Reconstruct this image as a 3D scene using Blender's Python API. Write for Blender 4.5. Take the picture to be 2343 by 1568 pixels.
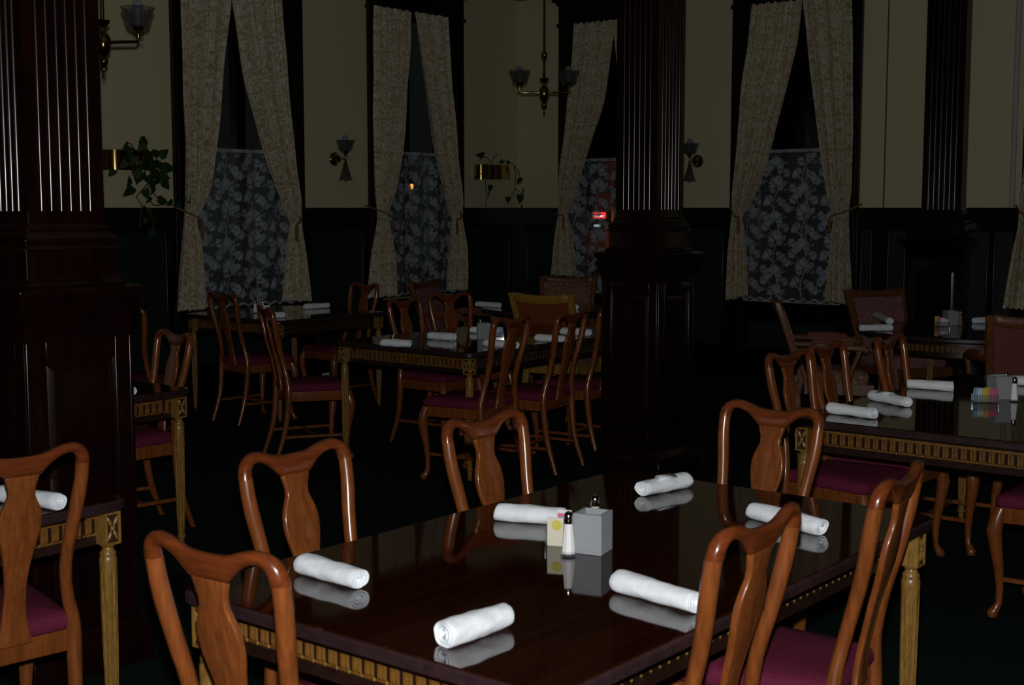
import bpy, bmesh, math, random
from mathutils import Vector, Matrix
from math import sin, cos, pi, radians
random.seed(7)
S = bpy.context.scene
COL = S.collection
for o in list(bpy.data.objects):
    bpy.data.objects.remove(o)

# ------------------------------------------------------------------ camera
FPX, CX, CY, HZ, AZ, H = 3050.0, 1171.5, 784.0, 476.0, radians(39.0), 1.57
TILT = math.atan((CY - HZ) / FPX)
FW = Vector((cos(AZ) * cos(TILT), sin(AZ) * cos(TILT), -sin(TILT)))
RT = Vector((sin(AZ), -cos(AZ), 0.0))
UP = RT.cross(FW)
cam = bpy.data.cameras.new('camera')
cam.sensor_width = 36.0
cam.lens = FPX / 2343.0 * 36.0
cam.clip_end = 200
cam.dof.use_dof = True
cam.dof.focus_distance = 6.2
cam.dof.aperture_fstop = 8.0
camo = bpy.data.objects.new('camera', cam)
COL.objects.link(camo)
M = Matrix((RT, UP, -FW)).transposed().to_4x4()
M.translation = (0, 0, H)
camo.matrix_world = M
S.camera = camo

# ------------------------------------------------------------------ world: night sky
w = bpy.data.worlds.new('night_sky')
S.world = w
w.use_nodes = True
w.node_tree.nodes['Background'].inputs[0].default_value = (0.80, 1.0, 0.90, 1)
w.node_tree.nodes['Background'].inputs[1].default_value = 0.0045

# ------------------------------------------------------------------ the flash of the camera: the only light in the room
fl = bpy.data.lights.new('camera_flash', 'SPOT')
fl.energy = 335.0
fl.color = (1.0, 0.995, 0.985)
fl.spot_size = radians(100)
fl.spot_blend = 0.6
fl.shadow_soft_size = 0.022
flo = bpy.data.objects.new('camera_flash', fl)
COL.objects.link(flo)
flo.matrix_world = M
flo.location = Vector((0, 0, H)) + UP * 0.12 + FW * 0.02

# ------------------------------------------------------------------ exposure
vs = S.view_settings
vs.view_transform = 'Standard'
vs.look = 'None'
vs.exposure = 0.0
vs.gamma = 1.0
vs.use_curve_mapping = False

# ------------------------------------------------------------------ pixel -> place helpers
def ray(x, y):
    return RT * ((x - CX) / FPX) - UP * ((y - CY) / FPX) + FW
def at_z(x, y, z):
    d = ray(x, y); t = (z - H) / d.z
    return Vector((d.x * t, d.y * t, z))
def at_y(x, y, Y):
    d = ray(x, y); t = Y / d.y
    return Vector((d.x * t, Y, H + d.z * t))
def at_x(x, y, X):
    d = ray(x, y); t = X / d.x
    return Vector((X, d.y * t, H + d.z * t))

# ------------------------------------------------------------------ materials
MATS = {}
def new_mat(name):
    m = bpy.data.materials.new(name); m.use_nodes = True
    nt = m.node_tree
    b = nt.nodes['Principled BSDF']
    MATS[name] = m
    return m, nt, b
def plain(name, col, rough=0.5, metal=0.0, coat=0.0, spec=0.5, noise=0.0, nscale=40.0, bump=0.0, stretch=None):
    m, nt, b = new_mat(name)
    b.inputs['Base Color'].default_value = (*col, 1)
    b.inputs['Roughness'].default_value = rough
    b.inputs['Metallic'].default_value = metal
    b.inputs['Specular IOR Level'].default_value = spec
    b.inputs['Coat Weight'].default_value = coat
    b.inputs['Coat Roughness'].default_value = 0.12
    if noise or bump:
        tc = nt.nodes.new('ShaderNodeTexCoord')
        mp = nt.nodes.new('ShaderNodeMapping')
        if stretch: mp.inputs['Scale'].default_value = stretch
        nz = nt.nodes.new('ShaderNodeTexNoise')
        nz.inputs['Scale'].default_value = nscale
        nz.inputs['Detail'].default_value = 4
        nt.links.new(tc.outputs['Object'], mp.inputs['Vector'])
        nt.links.new(mp.outputs['Vector'], nz.inputs['Vector'])
        if noise:
            cr = nt.nodes.new('ShaderNodeValToRGB')
            cr.color_ramp.elements[0].position = 0.3
            cr.color_ramp.elements[1].position = 0.72
            cr.color_ramp.elements[0].color = (*[c * (1 - noise) for c in col], 1)
            cr.color_ramp.elements[1].color = (*[min(1, c * (1 + noise)) for c in col], 1)
            nt.links.new(nz.outputs['Fac'], cr.inputs['Fac'])
            nt.links.new(cr.outputs['Color'], b.inputs['Base Color'])
        if bump:
            bp = nt.nodes.new('ShaderNodeBump')
            bp.inputs['Strength'].default_value = bump
            bp.inputs['Distance'].default_value = 0.002
            nt.links.new(nz.outputs['Fac'], bp.inputs['Height'])
            nt.links.new(bp.outputs['Normal'], b.inputs['Normal'])
    return m
GRAIN = (9, 9, 1.1)
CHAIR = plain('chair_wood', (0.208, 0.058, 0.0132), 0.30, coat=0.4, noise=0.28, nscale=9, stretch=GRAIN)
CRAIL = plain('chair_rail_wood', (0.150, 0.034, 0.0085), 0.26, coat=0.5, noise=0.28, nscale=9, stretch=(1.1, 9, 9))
SEAT = plain('burgundy_fabric', (0.130, 0.0135, 0.039), 0.85, noise=0.25, nscale=160, bump=0.3, spec=0.2)
TOP = plain('tabletop_mahogany', (0.021, 0.0045, 0.0017), 0.045, noise=0.35, nscale=3.2, stretch=(1, 14, 14), spec=0.55)
EDGE = plain('table_edge_band', (0.028, 0.0135, 0.0155), 0.38, noise=0.3, nscale=30)
APR = plain('apron_dark_wood', (0.020, 0.008, 0.005), 0.35, noise=0.3, nscale=30)
GOLD = plain('gilded_wood', (0.25, 0.132, 0.027), 0.38, noise=0.35, nscale=26, stretch=(6, 6, 1), coat=0.2)
GOLDD = plain('gilded_rib_wood', (0.165, 0.072, 0.0095), 0.5, noise=0.35, nscale=30)
DRIB = plain('dark_rib_wood', (0.034, 0.016, 0.0065), 0.5, noise=0.3, nscale=30)
WASH = plain('dark_wash_in_carving', (0.030, 0.016, 0.007), 0.5)
COLW = plain('column_mahogany', (0.0090, 0.0016, 0.0018), 0.21, noise=0.4, nscale=6, stretch=(5, 5, .6), spec=0.5)
TRIM = plain('dark_wainscot_wood', (0.0040, 0.0013, 0.0013), 0.30, noise=0.4, nscale=8, stretch=(3, 3, 1))
GREEN = plain('green_panel_paint', (0.0055, 0.0160, 0.0138), 0.55, noise=0.2, nscale=20)
CREAM = plain('cream_plaster', (0.64, 0.60, 0.375), 0.9, noise=0.035, nscale=90, bump=0.12, spec=0.1)
CEIL = plain('ceiling_plaster', (0.45, 0.41, 0.30), 0.9, noise=0.04, nscale=30)
CARPET = plain('dark_green_carpet', (0.0042, 0.0150, 0.0105), 0.95, noise=0.45, nscale=70, bump=0.5, spec=0.1)
NAPK = plain('white_napkin_linen', (0.86, 0.905, 0.95), 0.85, noise=0.05, nscale=38, bump=0.9, spec=0.2)
BRASS = plain('aged_brass', (0.33, 0.22, 0.075), 0.17, metal=1.0, noise=0.2, nscale=20)
BRASSP = plain('polished_brass_sheet', (0.62, 0.42, 0.14), 0.09, metal=1.0)
CHROME = plain('chrome_cap', (0.62, 0.60, 0.60), 0.12, metal=1.0)
SALT = plain('white_salt', (0.86, 0.86, 0.86), 0.8)
BULB = plain('frosted_bulb', (0.24, 0.25, 0.33), 0.35)
LEAF = plain('pothos_leaf_green', (0.018, 0.050, 0.010), 0.6, noise=0.35, nscale=25, spec=0.25)
VINE = plain('vine_stem', (0.050, 0.055, 0.016), 0.6)
ROPE = plain('gold_cord', (0.20, 0.115, 0.035), 0.7, noise=0.3, nscale=200)
AFRAME = plain('armchair_frame_wood', (0.15, 0.055, 0.014), 0.4, noise=0.35, nscale=10, stretch=GRAIN)
AGOLD = plain('armchair_honey_wood', (0.33, 0.19, 0.030), 0.4, noise=0.3, nscale=10, stretch=GRAIN)
APLAIN = plain('rust_fabric', (0.23, 0.058, 0.020), 0.9, noise=0.15, nscale=150, bump=0.2, spec=0.1)
AROSE = plain('rose_fabric', (0.20, 0.065, 0.062), 0.9, noise=0.15, nscale=150, bump=0.2, spec=0.1)
WHITEP = plain('pale_painted_pipe', (0.50, 0.47, 0.42), 0.6)
GREYC = plain('grey_cable', (0.10, 0.09, 0.07), 0.6)
PLATE = plain('ivory_plastic', (0.62, 0.62, 0.55), 0.5)
PAPER_W = plain('white_packet_paper', (0.75, 0.76, 0.76), 0.8)
PAPER_C = plain('cream_packet_paper', (0.66, 0.63, 0.50), 0.8)
PAPER_Y = plain('yellow_packet_paper', (0.62, 0.52, 0.10), 0.8)
PAPER_P = plain('pink_packet_paper', (0.70, 0.14, 0.28), 0.8)
PAPER_B = plain('blue_packet_paper', (0.25, 0.45, 0.62), 0.8)
ASPH = plain('dark_asphalt', (0.02, 0.02, 0.02), 0.9, noise=0.2)
FACADE = plain('dark_brick_facade', (0.012, 0.009, 0.008), 0.9, noise=0.3)

def woven(name, c1, c2, scale):
    m, nt, b = new_mat(name)
    tc = nt.nodes.new('ShaderNodeTexCoord')
    vo = nt.nodes.new('ShaderNodeTexVoronoi'); vo.inputs['Scale'].default_value = scale
    cr = nt.nodes.new('ShaderNodeValToRGB')
    cr.color_ramp.elements[0].position = 0.22; cr.color_ramp.elements[1].position = 0.42
    cr.color_ramp.elements[0].color = (*c1, 1); cr.color_ramp.elements[1].color = (*c2, 1)
    nt.links.new(tc.outputs['Object'], vo.inputs['Vector'])
    nt.links.new(vo.outputs['Distance'], cr.inputs['Fac'])
    nt.links.new(cr.outputs['Color'], b.inputs['Base Color'])
    b.inputs['Roughness'].default_value = 0.9
    return m
APAT = woven('patterned_beige_fabric', (0.42, 0.31, 0.19), (0.20, 0.095, 0.055), 55)
APATR = woven('patterned_rose_fabric', (0.36, 0.20, 0.18), (0.23, 0.09, 0.095), 70)

def emis(name, col, strength):
    m, nt, b = new_mat(name)
    b.inputs['Base Color'].default_value = (0, 0, 0, 1)
    b.inputs['Emission Color'].default_value = (*col, 1)
    b.inputs['Emission Strength'].default_value = strength
    return m
NEON = emis('red_neon', (1.0, 0.03, 0.03), 2.2)
NEONW = emis('white_hot_neon', (1.0, 0.55, 0.55), 4.0)
ORANGE = emis('orange_neon_glow', (1.0, 0.22, 0.02), 0.22)  # emission for the diffuse orange glow around the neon, in three strengths
ORANGE2 = emis('dim_orange_glow', (1.0, 0.14, 0.02), 0.05)
ORANGE3 = emis('dim_rust_glow', (1.0, 0.15, 0.05), 0.014)
SODIUM = emis('sodium_lamp', (1.0, 0.30, 0.05), 3.0)
WLAMP = emis('white_lamp', (0.9, 0.95, 1.0), 0.35)

def sheer(name, col, fac, transl=0.3):
    m, nt, b = new_mat(name)
    out = nt.nodes['Material Output']
    df = nt.nodes.new('ShaderNodeBsdfDiffuse'); df.inputs[0].default_value = (*col, 1)
    tl = nt.nodes.new('ShaderNodeBsdfTranslucent'); tl.inputs[0].default_value = (*col, 1)
    mx = nt.nodes.new('ShaderNodeMixShader'); mx.inputs[0].default_value = transl
    tr = nt.nodes.new('ShaderNodeBsdfTransparent')
    m2 = nt.nodes.new('ShaderNodeMixShader'); m2.inputs[0].default_value = fac
    nt.links.new(df.outputs[0], mx.inputs[1]); nt.links.new(tl.outputs[0], mx.inputs[2])
    nt.links.new(tr.outputs[0], m2.inputs[1]); nt.links.new(mx.outputs[0], m2.inputs[2])
    nt.links.new(m2.outputs[0], out.inputs[0])
    return m
NET = sheer('sheer_net', (0.60, 0.67, 0.72), 0.13)
LACE = sheer('woven_lace_leaf', (0.56, 0.62, 0.68), 0.62, 0.15)

def glassy(name, tint, gloss, frost=0.0):
    m, nt, b = new_mat(name)
    out = nt.nodes['Material Output']
    tr = nt.nodes.new('ShaderNodeBsdfTransparent'); tr.inputs[0].default_value = (*tint, 1)
    gl = nt.nodes.new('ShaderNodeBsdfGlossy'); gl.inputs['Roughness'].default_value = 0.05
    gl.inputs['Color'].default_value = (gloss, gloss, gloss, 1)
    lw = nt.nodes.new('ShaderNodeLayerWeight')
    pw = nt.nodes.new('ShaderNodeMath'); pw.operation = 'POWER'; pw.inputs[1].default_value = 4.0
    lw.inputs['Blend'].default_value = 0.5
    fr = nt.nodes.new('ShaderNodeMath'); fr.operation = 'MULTIPLY_ADD'; fr.inputs[1].default_value = 0.85; fr.inputs[2].default_value = 0.04
    nt.links.new(lw.outputs['Facing'], pw.inputs[0]); nt.links.new(pw.outputs[0], fr.inputs[0])
    mx = nt.nodes.new('ShaderNodeMixShader')
    nt.links.new(fr.outputs[0], mx.inputs[0]); nt.links.new(tr.outputs[0], mx.inputs[1]); nt.links.new(gl.outputs[0], mx.inputs[2])
    last = mx
    if frost:
        df = nt.nodes.new('ShaderNodeBsdfDiffuse'); df.inputs[0].default_value = (0.55, 0.58, 0.62, 1)
        m3 = nt.nodes.new('ShaderNodeMixShader'); m3.inputs[0].default_value = frost
        nt.links.new(mx.outputs[0], m3.inputs[1]); nt.links.new(df.outputs[0], m3.inputs[2]); last = m3
    nt.links.new(last.outputs[0], out.inputs[0])
    return m
PANE = glassy('window_glass', (0.93, 0.96, 0.95), 0.5)
SHADE = glassy('ribbed_glass_shade', (0.66, 0.65, 0.62), 1.0, 0.05)
CLEAR = glassy('clear_glass', (0.85, 0.88, 0.88), 1.0, 0.08)
FROST = glassy('frosted_acrylic', (0.35, 0.36, 0.38), 0.6, 0.55)

def damask(name, light, tan):
    m, nt, b = new_mat(name)
    N, L = nt.nodes.new, nt.links.new
    uv = N('ShaderNodeUVMap'); uv.uv_map = 'UVMap'
    sp = N('ShaderNodeSeparateXYZ'); L(uv.outputs[0], sp.inputs[0])
    def mth(op, a, bb=None):
        n = N('ShaderNodeMath'); n.operation = op
        if hasattr(a, 'links'): L(a, n.inputs[0])
        else: n.inputs[0].default_value = a
        if bb is not None:
            if hasattr(bb, 'links'): L(bb, n.inputs[1])
            else: n.inputs[1].default_value = bb
        return n.outputs[0]
    per = mth('ADD', mth('MULTIPLY', sp.outputs['Y'], 2 * pi / 0.62), mth('MULTIPLY', mth('FLOOR', mth('DIVIDE', sp.outputs['X'], 0.28)), pi))
    px = mth('PINGPONG', sp.outputs['X'], 0.14)
    sn = mth('MULTIPLY', mth('SINE', per), 0.099)
    cs = mth('MULTIPLY', mth('COSINE', per), 0.099)
    cb = N('ShaderNodeCombineXYZ'); L(px, cb.inputs[0]); L(sn, cb.inputs[1]); L(cs, cb.inputs[2])
    n1 = N('ShaderNodeTexNoise'); n1.inputs['Scale'].default_value = 27; n1.inputs['Detail'].default_value = 2.5; n1.inputs['Distortion'].default_value = 1.4
    n2 = N('ShaderNodeTexNoise'); n2.inputs['Scale'].default_value = 75; n2.inputs['Detail'].default_value = 1.0; n2.inputs['Distortion'].default_value = 2.0
    L(cb.outputs[0], n1.inputs['Vector']); L(cb.outputs[0], n2.inputs['Vector'])
    r1 = N('ShaderNodeValToRGB'); r1.color_ramp.elements[0].position = 0.47; r1.color_ramp.elements[1].position = 0.53
    r2 = N('ShaderNodeValToRGB'); r2.color_ramp.elements[0].position = 0.44; r2.color_ramp.elements[1].position = 0.50
    L(n1.outputs['Fac'], r1.inputs['Fac']); L(n2.outputs['Fac'], r2.inputs['Fac'])
    mul = mth('MULTIPLY', r1.outputs['Color'], mth('ADD', mth('MULTIPLY', r2.outputs['Color'], 0.55), 0.45))
    # narrow lengthwise stripes: shading of the folds painted into the fabric colour
    fold_shade = mth('ADD', mth('MULTIPLY', mth('SINE', mth('MULTIPLY', sp.outputs['X'], 2 * pi / 0.095)), 0.22), 0.78)
    mul = mth('MULTIPLY', mul, fold_shade)
    mix = N('ShaderNodeMix'); mix.data_type = 'RGBA'
    L(mul, mix.inputs['Factor'])
    mix.inputs['A'].default_value = (*tan, 1); mix.inputs['B'].default_value = (*light, 1)
    L(mix.outputs['Result'], b.inputs['Base Color'])
    b.inputs['Roughness'].default_value = 0.55
    b.inputs['Sheen Weight'].default_value = 0.2
    return m
DAMASK = damask('gold_and_ivory_damask', (0.74, 0.725, 0.62), (0.42, 0.34, 0.18))

# ------------------------------------------------------------------ mesh builder
class MB:
    def __init__(s): s.v = []; s.f = []
    def add(s, vs, fs):
        n = len(s.v); s.v += [tuple(v) for v in vs]; s.f += [tuple(i + n for i in f) for f in fs]; return s
    def box(s, x0, x1, y0, y1, z0, z1):
        return s.add([(x0,y0,z0),(x1,y0,z0),(x1,y1,z0),(x0,y1,z0),(x0,y0,z1),(x1,y0,z1),(x1,y1,z1),(x0,y1,z1)],
                     [(0,3,2,1),(4,5,6,7),(0,1,5,4),(1,2,6,5),(2,3,7,6),(3,0,4,7)])
    def lathe(s, prof, n=16, c=(0,0,0), axis='z', flute=None):
        vs, fs = [], []
        for r, z in prof:
            for i in range(n):
                a = 2*pi*i/n
                rr = r * (flute(i, z) if flute else 1.0)
                p = (rr*cos(a), rr*sin(a), z)
                if axis == 'y': p = (p[0], p[2], p[1])
                if axis == 'x': p = (p[2], p[0], p[1])
                vs.append((p[0]+c[0], p[1]+c[1], p[2]+c[2]))
        for k in range(len(prof)-1):
            for i in range(n):
                j = (i+1) % n
                fs.append((k*n+i, k*n+j, (k+1)*n+j, (k+1)*n+i))
        fs.append(tuple(reversed(range(n)))); fs.append(tuple(range((len(prof)-1)*n, len(prof)*n)))
        return s.add(vs, fs)
    def tube(s, pts, rad, n=8, flat=1.0, up=(0,0,1)):
        pts = [Vector(p) for p in pts]
        if not hasattr(rad, '__len__'): rad = [rad]*len(pts)
        vs, fs = [], []
        prev = None
        for k, p in enumerate(pts):
            t = (pts[min(k+1, len(pts)-1)] - pts[max(k-1, 0)]).normalized()
            if prev is None:
                a = Vector((1,0,0)) if abs(t.x) < 0.8 else Vector((0,1,0))
                u = (a - t*a.dot(t)).normalized()
            else:
                u = (prev - t*prev.dot(t)).normalized()
            prev = u; vv = t.cross(u)
            for i in range(n):
                a = 2*pi*(i+.5)/n
                vs.append(p + u*cos(a)*rad[k]*flat + vv*sin(a)*rad[k])
        for k in range(len(pts)-1):
            for i in range(n):
                j = (i+1) % n
                fs.append((k*n+i, k*n+j, (k+1)*n+j, (k+1)*n+i))
        fs.append(tuple(reversed(range(n)))); fs.append(tuple(range((len(pts)-1)*n, len(pts)*n)))
        return s.add(vs, fs)
    def prism(s, outline, z0, z1, rings=None):
        # outline: list of (x, y); optional rings: list of (scale-offset function, z)
        n = len(outline)
        vs = [(x, y, z0) for x, y in outline] + [(x, y, z1) for x, y in outline]
        fs = [tuple(reversed(range(n))), tuple(range(n, 2*n))] + [(i, (i+1) % n, n+(i+1) % n, n+i) for i in range(n)]
        return s.add(vs, fs)
    def stack(s, rings):
        # rings: list of lists of equal length of (x,y,z); capped
        n = len(rings[0]); vs = [p for r in rings for p in r]; fs = []
        for k in range(len(rings)-1):
            for i in range(n):
                j = (i+1) % n
                fs.append((k*n+i, k*n+j, (k+1)*n+j, (k+1)*n+i))
        fs.append(tuple(reversed(range(n)))); fs.append(tuple(range((len(rings)-1)*n, len(rings)*n)))
        return s.add(vs, fs)
    def mesh(s, name, mat, smooth=False, angle=35):
        me = bpy.data.meshes.new(name)
        me.from_pydata(s.v, [], s.f)
        me.update()
        if smooth:
            bm = bmesh.new(); bm.from_mesh(me)
            lim = radians(angle)
            for f in bm.faces: f.smooth = True
            for e in bm.edges:
                if len(e.link_faces) == 2 and e.calc_face_angle(0) > lim: e.smooth = False
            bm.to_mesh(me); bm.free()
        me.materials.append(mat)
        return me
    def obj(s, name, mat, parent=None, smooth=False, angle=35):
        return link(name, s.mesh(name, mat, smooth, angle), parent)
def link(name, me, parent=None):
    o = bpy.data.objects.new(name, me); COL.objects.link(o)
    if parent is not None: o.parent = parent
    return o
def tag(o, label, cat, group=None):
    o['label'] = label; o['category'] = cat
    if group: o['group'] = group
    return o
def thing(name, label, cat, loc=(0,0,0), rotz=0.0, group=None):
    o = bpy.data.objects.new(name, None); COL.objects.link(o)
    o.empty_display_size = 0.1
    o.location = loc; o.rotation_euler = (0, 0, rotz)
    return tag(o, label, cat, group)
def copy_tree(o, parent=None):
    c = o.copy(); COL.objects.link(c); c.parent = parent
    for ch in o.children: copy_tree(ch, c)
    return c
def struct(o):
    o['kind'] = 'structure'; return o
def lerp_tab(tab, z):
    if z <= tab[0][0]: return tab[0][1]
    for (a, va), (b, vb) in zip(tab, tab[1:]):
        if z <= b:
            return va + (vb - va) * (z - a) / (b - a)
    return tab[-1][1]
def smooth_tab(tab, z):
    # catmull-rom through (z, v)
    n = len(tab)
    if z <= tab[0][0]: return tab[0][1]
    if z >= tab[-1][0]: return tab[-1][1]
    for i in range(n-1):
        if tab[i][0] <= z <= tab[i+1][0]:
            z0, v0 = tab[i]; z1, v1 = tab[i+1]
            m0 = (v1 - tab[i-1][1])/(z1 - tab[i-1][0]) if i > 0 else (v1-v0)/(z1-z0)
            m1 = (tab[i+2][1] - v0)/(tab[i+2][0] - z0) if i < n-2 else (v1-v0)/(z1-z0)
            t = (z-z0)/(z1-z0); h = z1-z0
            return (2*t**3-3*t*t+1)*v0 + (t**3-2*t*t+t)*h*m0 + (-2*t**3+3*t*t)*v1 + (t**3-t*t)*h*m1
def bevel_mesh(me, off, seg=2, ang=50):
    bm = bmesh.new(); bm.from_mesh(me)
    es = [e for e in bm.edges if len(e.link_faces) == 2 and e.calc_face_angle(0) > radians(ang)]
    bmesh.ops.bevel(bm, geom=es, offset=off, segments=seg, affect='EDGES', profile=0.6, clamp_overlap=True)
    for f in bm.faces: f.smooth = True
    bm.to_mesh(me); bm.free(); return me

# =================================================================== ROOM SHELL
YA, XB, ZC = 9.0, 11.23, 4.02      # left wall plane, right wall plane, ceiling
X0, Y0 = -1.6, -2.4
# windows along each wall: (lo, hi) of casing
WINA = [(6.74, 8.13), (8.96, 10.29)]
WINB = [(7.13, 8.44), (5.11, 6.40), (2.37, 3.68)]
CW, ZS, ZHD = 0.14, 0.70, 3.46     # casing width, sill height, opening head

struct(MB().box(X0-.3, XB+.3, Y0-.3, YA+.3, -0.05, 0.0).obj('floor', CARPET))
struct(MB().box(X0-.3, XB+.3, Y0-.3, YA+.3, ZC, ZC+0.05).obj('ceiling', CEIL))

def wall(name, axis, plane, lo, hi, wins):
    """plastered wall with window openings; axis 'a' runs along x at y=plane, axis 'b' along y at x=plane"""
    mb = MB()
    def bx(s0, s1, z0, z1, d0=0.0, d1=0.25):
        if axis == 'a': mb.box(s0, s1, plane+d0, plane+d1, z0, z1)
        else: mb.box(plane+d0, plane+d1, s0, s1, z0, z1)
    e = lo
    for a, b in sorted(wins):
        bx(e, a+CW, 0, ZC)
        bx(a+CW, b-CW, 0, ZS); bx(a+CW, b-CW, ZHD, ZC)
        e = b-CW
    bx(e, hi, 0, ZC)
    return struct(mb.obj(name, CREAM))
wa = wall('wall_left', 'a', YA, X0-.3, XB+.25, WINA)
wb = wall('wall_right', 'b', XB, Y0-.3, YA, WINB)
wc = struct(MB().box(X0-.25, X0, Y0, YA, 0, ZC).obj('wall_rear', CREAM))
wd = struct(MB().box(X0, XB, Y0-.25, Y0, 0, ZC).obj('wall_side', CREAM))

def span(mb, axis, plane, s0, s1, z0, z1, d0, d1):
    """box proud of a wall face: d measured into the room"""
    if axis == 'a': mb.box(s0, s1, plane-d1, plane-d0, z0, z1)
    else: mb.box(plane-d1, plane-d0, s0, s1, z0, z1)
    return mb
def wainscot(wallo, axis, plane, segs, panels):
    """segs: lengths of wall between windows; panels: (s0, s1, z0, z1)"""
    for s0, s1 in segs:
        mb = MB()
        span(mb, axis, plane, s0, s1, 0.24, 1.40, 0.0, 0.012)
        mb.obj('wainscot_backing', TRIM, wallo)
        mb = MB()
        span(mb, axis, plane, s0, s1, 1.395, 1.545, 0.0, 0.035)
        span(mb, axis, plane, s0, s1, 1.545, 1.572, 0.0, 0.055)
        mb.obj('chair_rail', TRIM, wallo)
        mb = MB(); span(mb, axis, plane, s0, s1, 0.0, 0.24, 0.0, 0.030)
        mb.obj('baseboard', TRIM, wallo)
        ins = sorted([p for p in panels if p[0] >= s0-.01 and p[1] <= s1+.01])
        e = s0
        for p in ins + [None]:
            b = p[0] if p else s1
            if b - e > 0.005:
                mb = MB(); span(mb, axis, plane, e, b, 0.24, 1.395, 0.0, 0.032)
                mb.obj('wainscot_stile', TRIM, wallo)
            if p: e = p[1]
    for s0, s1, z0, z1 in panels:
        mb = MB(); span(mb, axis, plane, s0, s1, z0, z1, 0.0, 0.017)
        mb.obj('wainscot_panel', GREEN, wallo)
        mb = MB()
        for a, b in ((s0, s0+.018), (s1-.018, s1)):
            span(mb, axis, plane, a, b, z0, z1, 0.0, 0.030)
        for a, b in ((z0, z0+.018), (z1-.018, z1)):
            span(mb, axis, plane, s0+.018, s1-.018, a, b, 0.0, 0.030)
        me = bevel_mesh(mb.mesh('panel_moulding', TRIM), 0.007, 2)
        link('panel_moulding', me, wallo)
wainscot(wa, 'a', YA, [(X0, 6.74), (8.13, 8.96), (10.29, XB)],
         [(5.05, 5.95, .25, 1.39), (6.10, 6.65, .25, 1.39), (8.21, 8.87, .25, 1.39), (10.38, 11.05, .25, 1.39)])
wainscot(wb, 'b', XB, [(Y0, 2.37), (3.68, 5.11), (6.40, 7.13), (8.44, YA)],
         [(8.50, 8.88, .25, 1.39), (6.47, 7.05, .25, 1.39), (4.97, 5.08, .25, 1.39), (4.66, 4.83, .25, 1.39), (3.94, 4.11, .25, 1.39), (3.74, 3.90, .25, 1.39)])
for nm, mb in (('trim_1', span(MB(), 'a', YA, X0, XB, 3.745, ZC, 0, .05)), ('trim_2', span(MB(), 'b', XB, Y0, YA-.05, 3.745, ZC, 0, .05))):
    if nm == 'trim_1': span(mb, 'a', YA, X0, XB, 3.86, ZC, .05, .13)
    else: span(mb, 'b', XB, Y0, YA-.13, 3.86, ZC, .05, .13)
    struct(mb.obj(nm, TRIM))

def window(idx, axis, plane, lo, hi):
    root = bpy.data.objects.new('window_%d' % idx, None); COL.objects.link(root); struct(root)
    def sp(name, mat, boxes, bev=0):
        mb = MB()
        for b in boxes: span(mb, axis, plane, *b)
        me = mb.mesh(name, mat)
        if bev: bevel_mesh(me, bev, 2)
        return link(name, me, root)
    for a, b in ((lo, lo+CW), (hi-CW, hi)):
        sp('casing', TRIM, [(a, b, 0.0, 3.42, -.02, .045), (a+.03, b-.03, 0.2, 3.40, .045, .052)])
    c = {1: 7.537, 2: 9.590}.get(idx, (lo+hi)/2)
    sp('head_casing', TRIM, [(lo-.015, hi+.015, 3.42, 3.455, -.02, .06), (lo, hi, 3.455, 3.64, -.02, .045),
                             (lo-.02, hi+.02, 3.64, 3.67, -.02, .07), (lo-.045, hi+.045, 3.67, 3.70, -.02, .10), (lo-.075, hi+.075, 3.70, 3.745, -.02, .13)])
    sp('sill', TRIM, [(lo-.02, hi+.02, ZS-.045, ZS-.005, -.20, .09), (lo, hi, ZS-.12, ZS-.045, 0, .04)])
    sp('apron_panel', GREEN, [(lo+CW+.06, hi-CW-.06, .26, .50, 0, .016)])
    sp('apron_frame', TRIM, [(lo+CW, lo+CW+.06, .0, ZS-.12, 0, .03), (hi-CW-.06, hi-CW, .0, ZS-.12, 0, .03),
                             (lo+CW+.06, hi-CW-.06, .50, ZS-.12, 0, .03), (lo+CW+.06, hi-CW-.06, 0, .26, 0, .03)])
    sp('jamb', TRIM, [(lo+CW, lo+CW+.02, ZS, ZHD, -.25, -.0), (hi-CW-.02, hi-CW, ZS, ZHD, -.25, -.0), (lo+CW+.02, hi-CW-.02, ZHD-.02, ZHD, -.25, -.0)])
    a, b = lo+CW+.02, hi-CW-.02
    zm = 2.12
    sp('sash', TRIM, [(a, a+.05, ZS, ZHD-.02, -.17, -.12), (b-.05, b, ZS, ZHD-.02, -.17, -.12), (c-.05, c+.05, ZS, ZHD-.02, -.19, -.10),
                      (a+.05, c-.05, ZS, ZS+.07, -.17, -.12), (c+.05, b-.05, ZS, ZS+.07, -.17, -.12),
                      (a+.05, c-.05, ZHD-.08, ZHD-.02, -.17, -.12), (c+.05, b-.05, ZHD-.08, ZHD-.02, -.17, -.12)])
    for s0, s1 in ((a+.05, c-.05), (c+.05, b-.05)):
        sp('pane', PANE, [(s0, s1, ZS+.07, ZHD-.08, -.147, -.143)])
    return root
for i, (a, b) in enumerate(WINA): window(i+1, 'a', YA, a, b)
for i, (a, b) in enumerate(WINB): window(i+3, 'b', XB, a, b)

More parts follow.
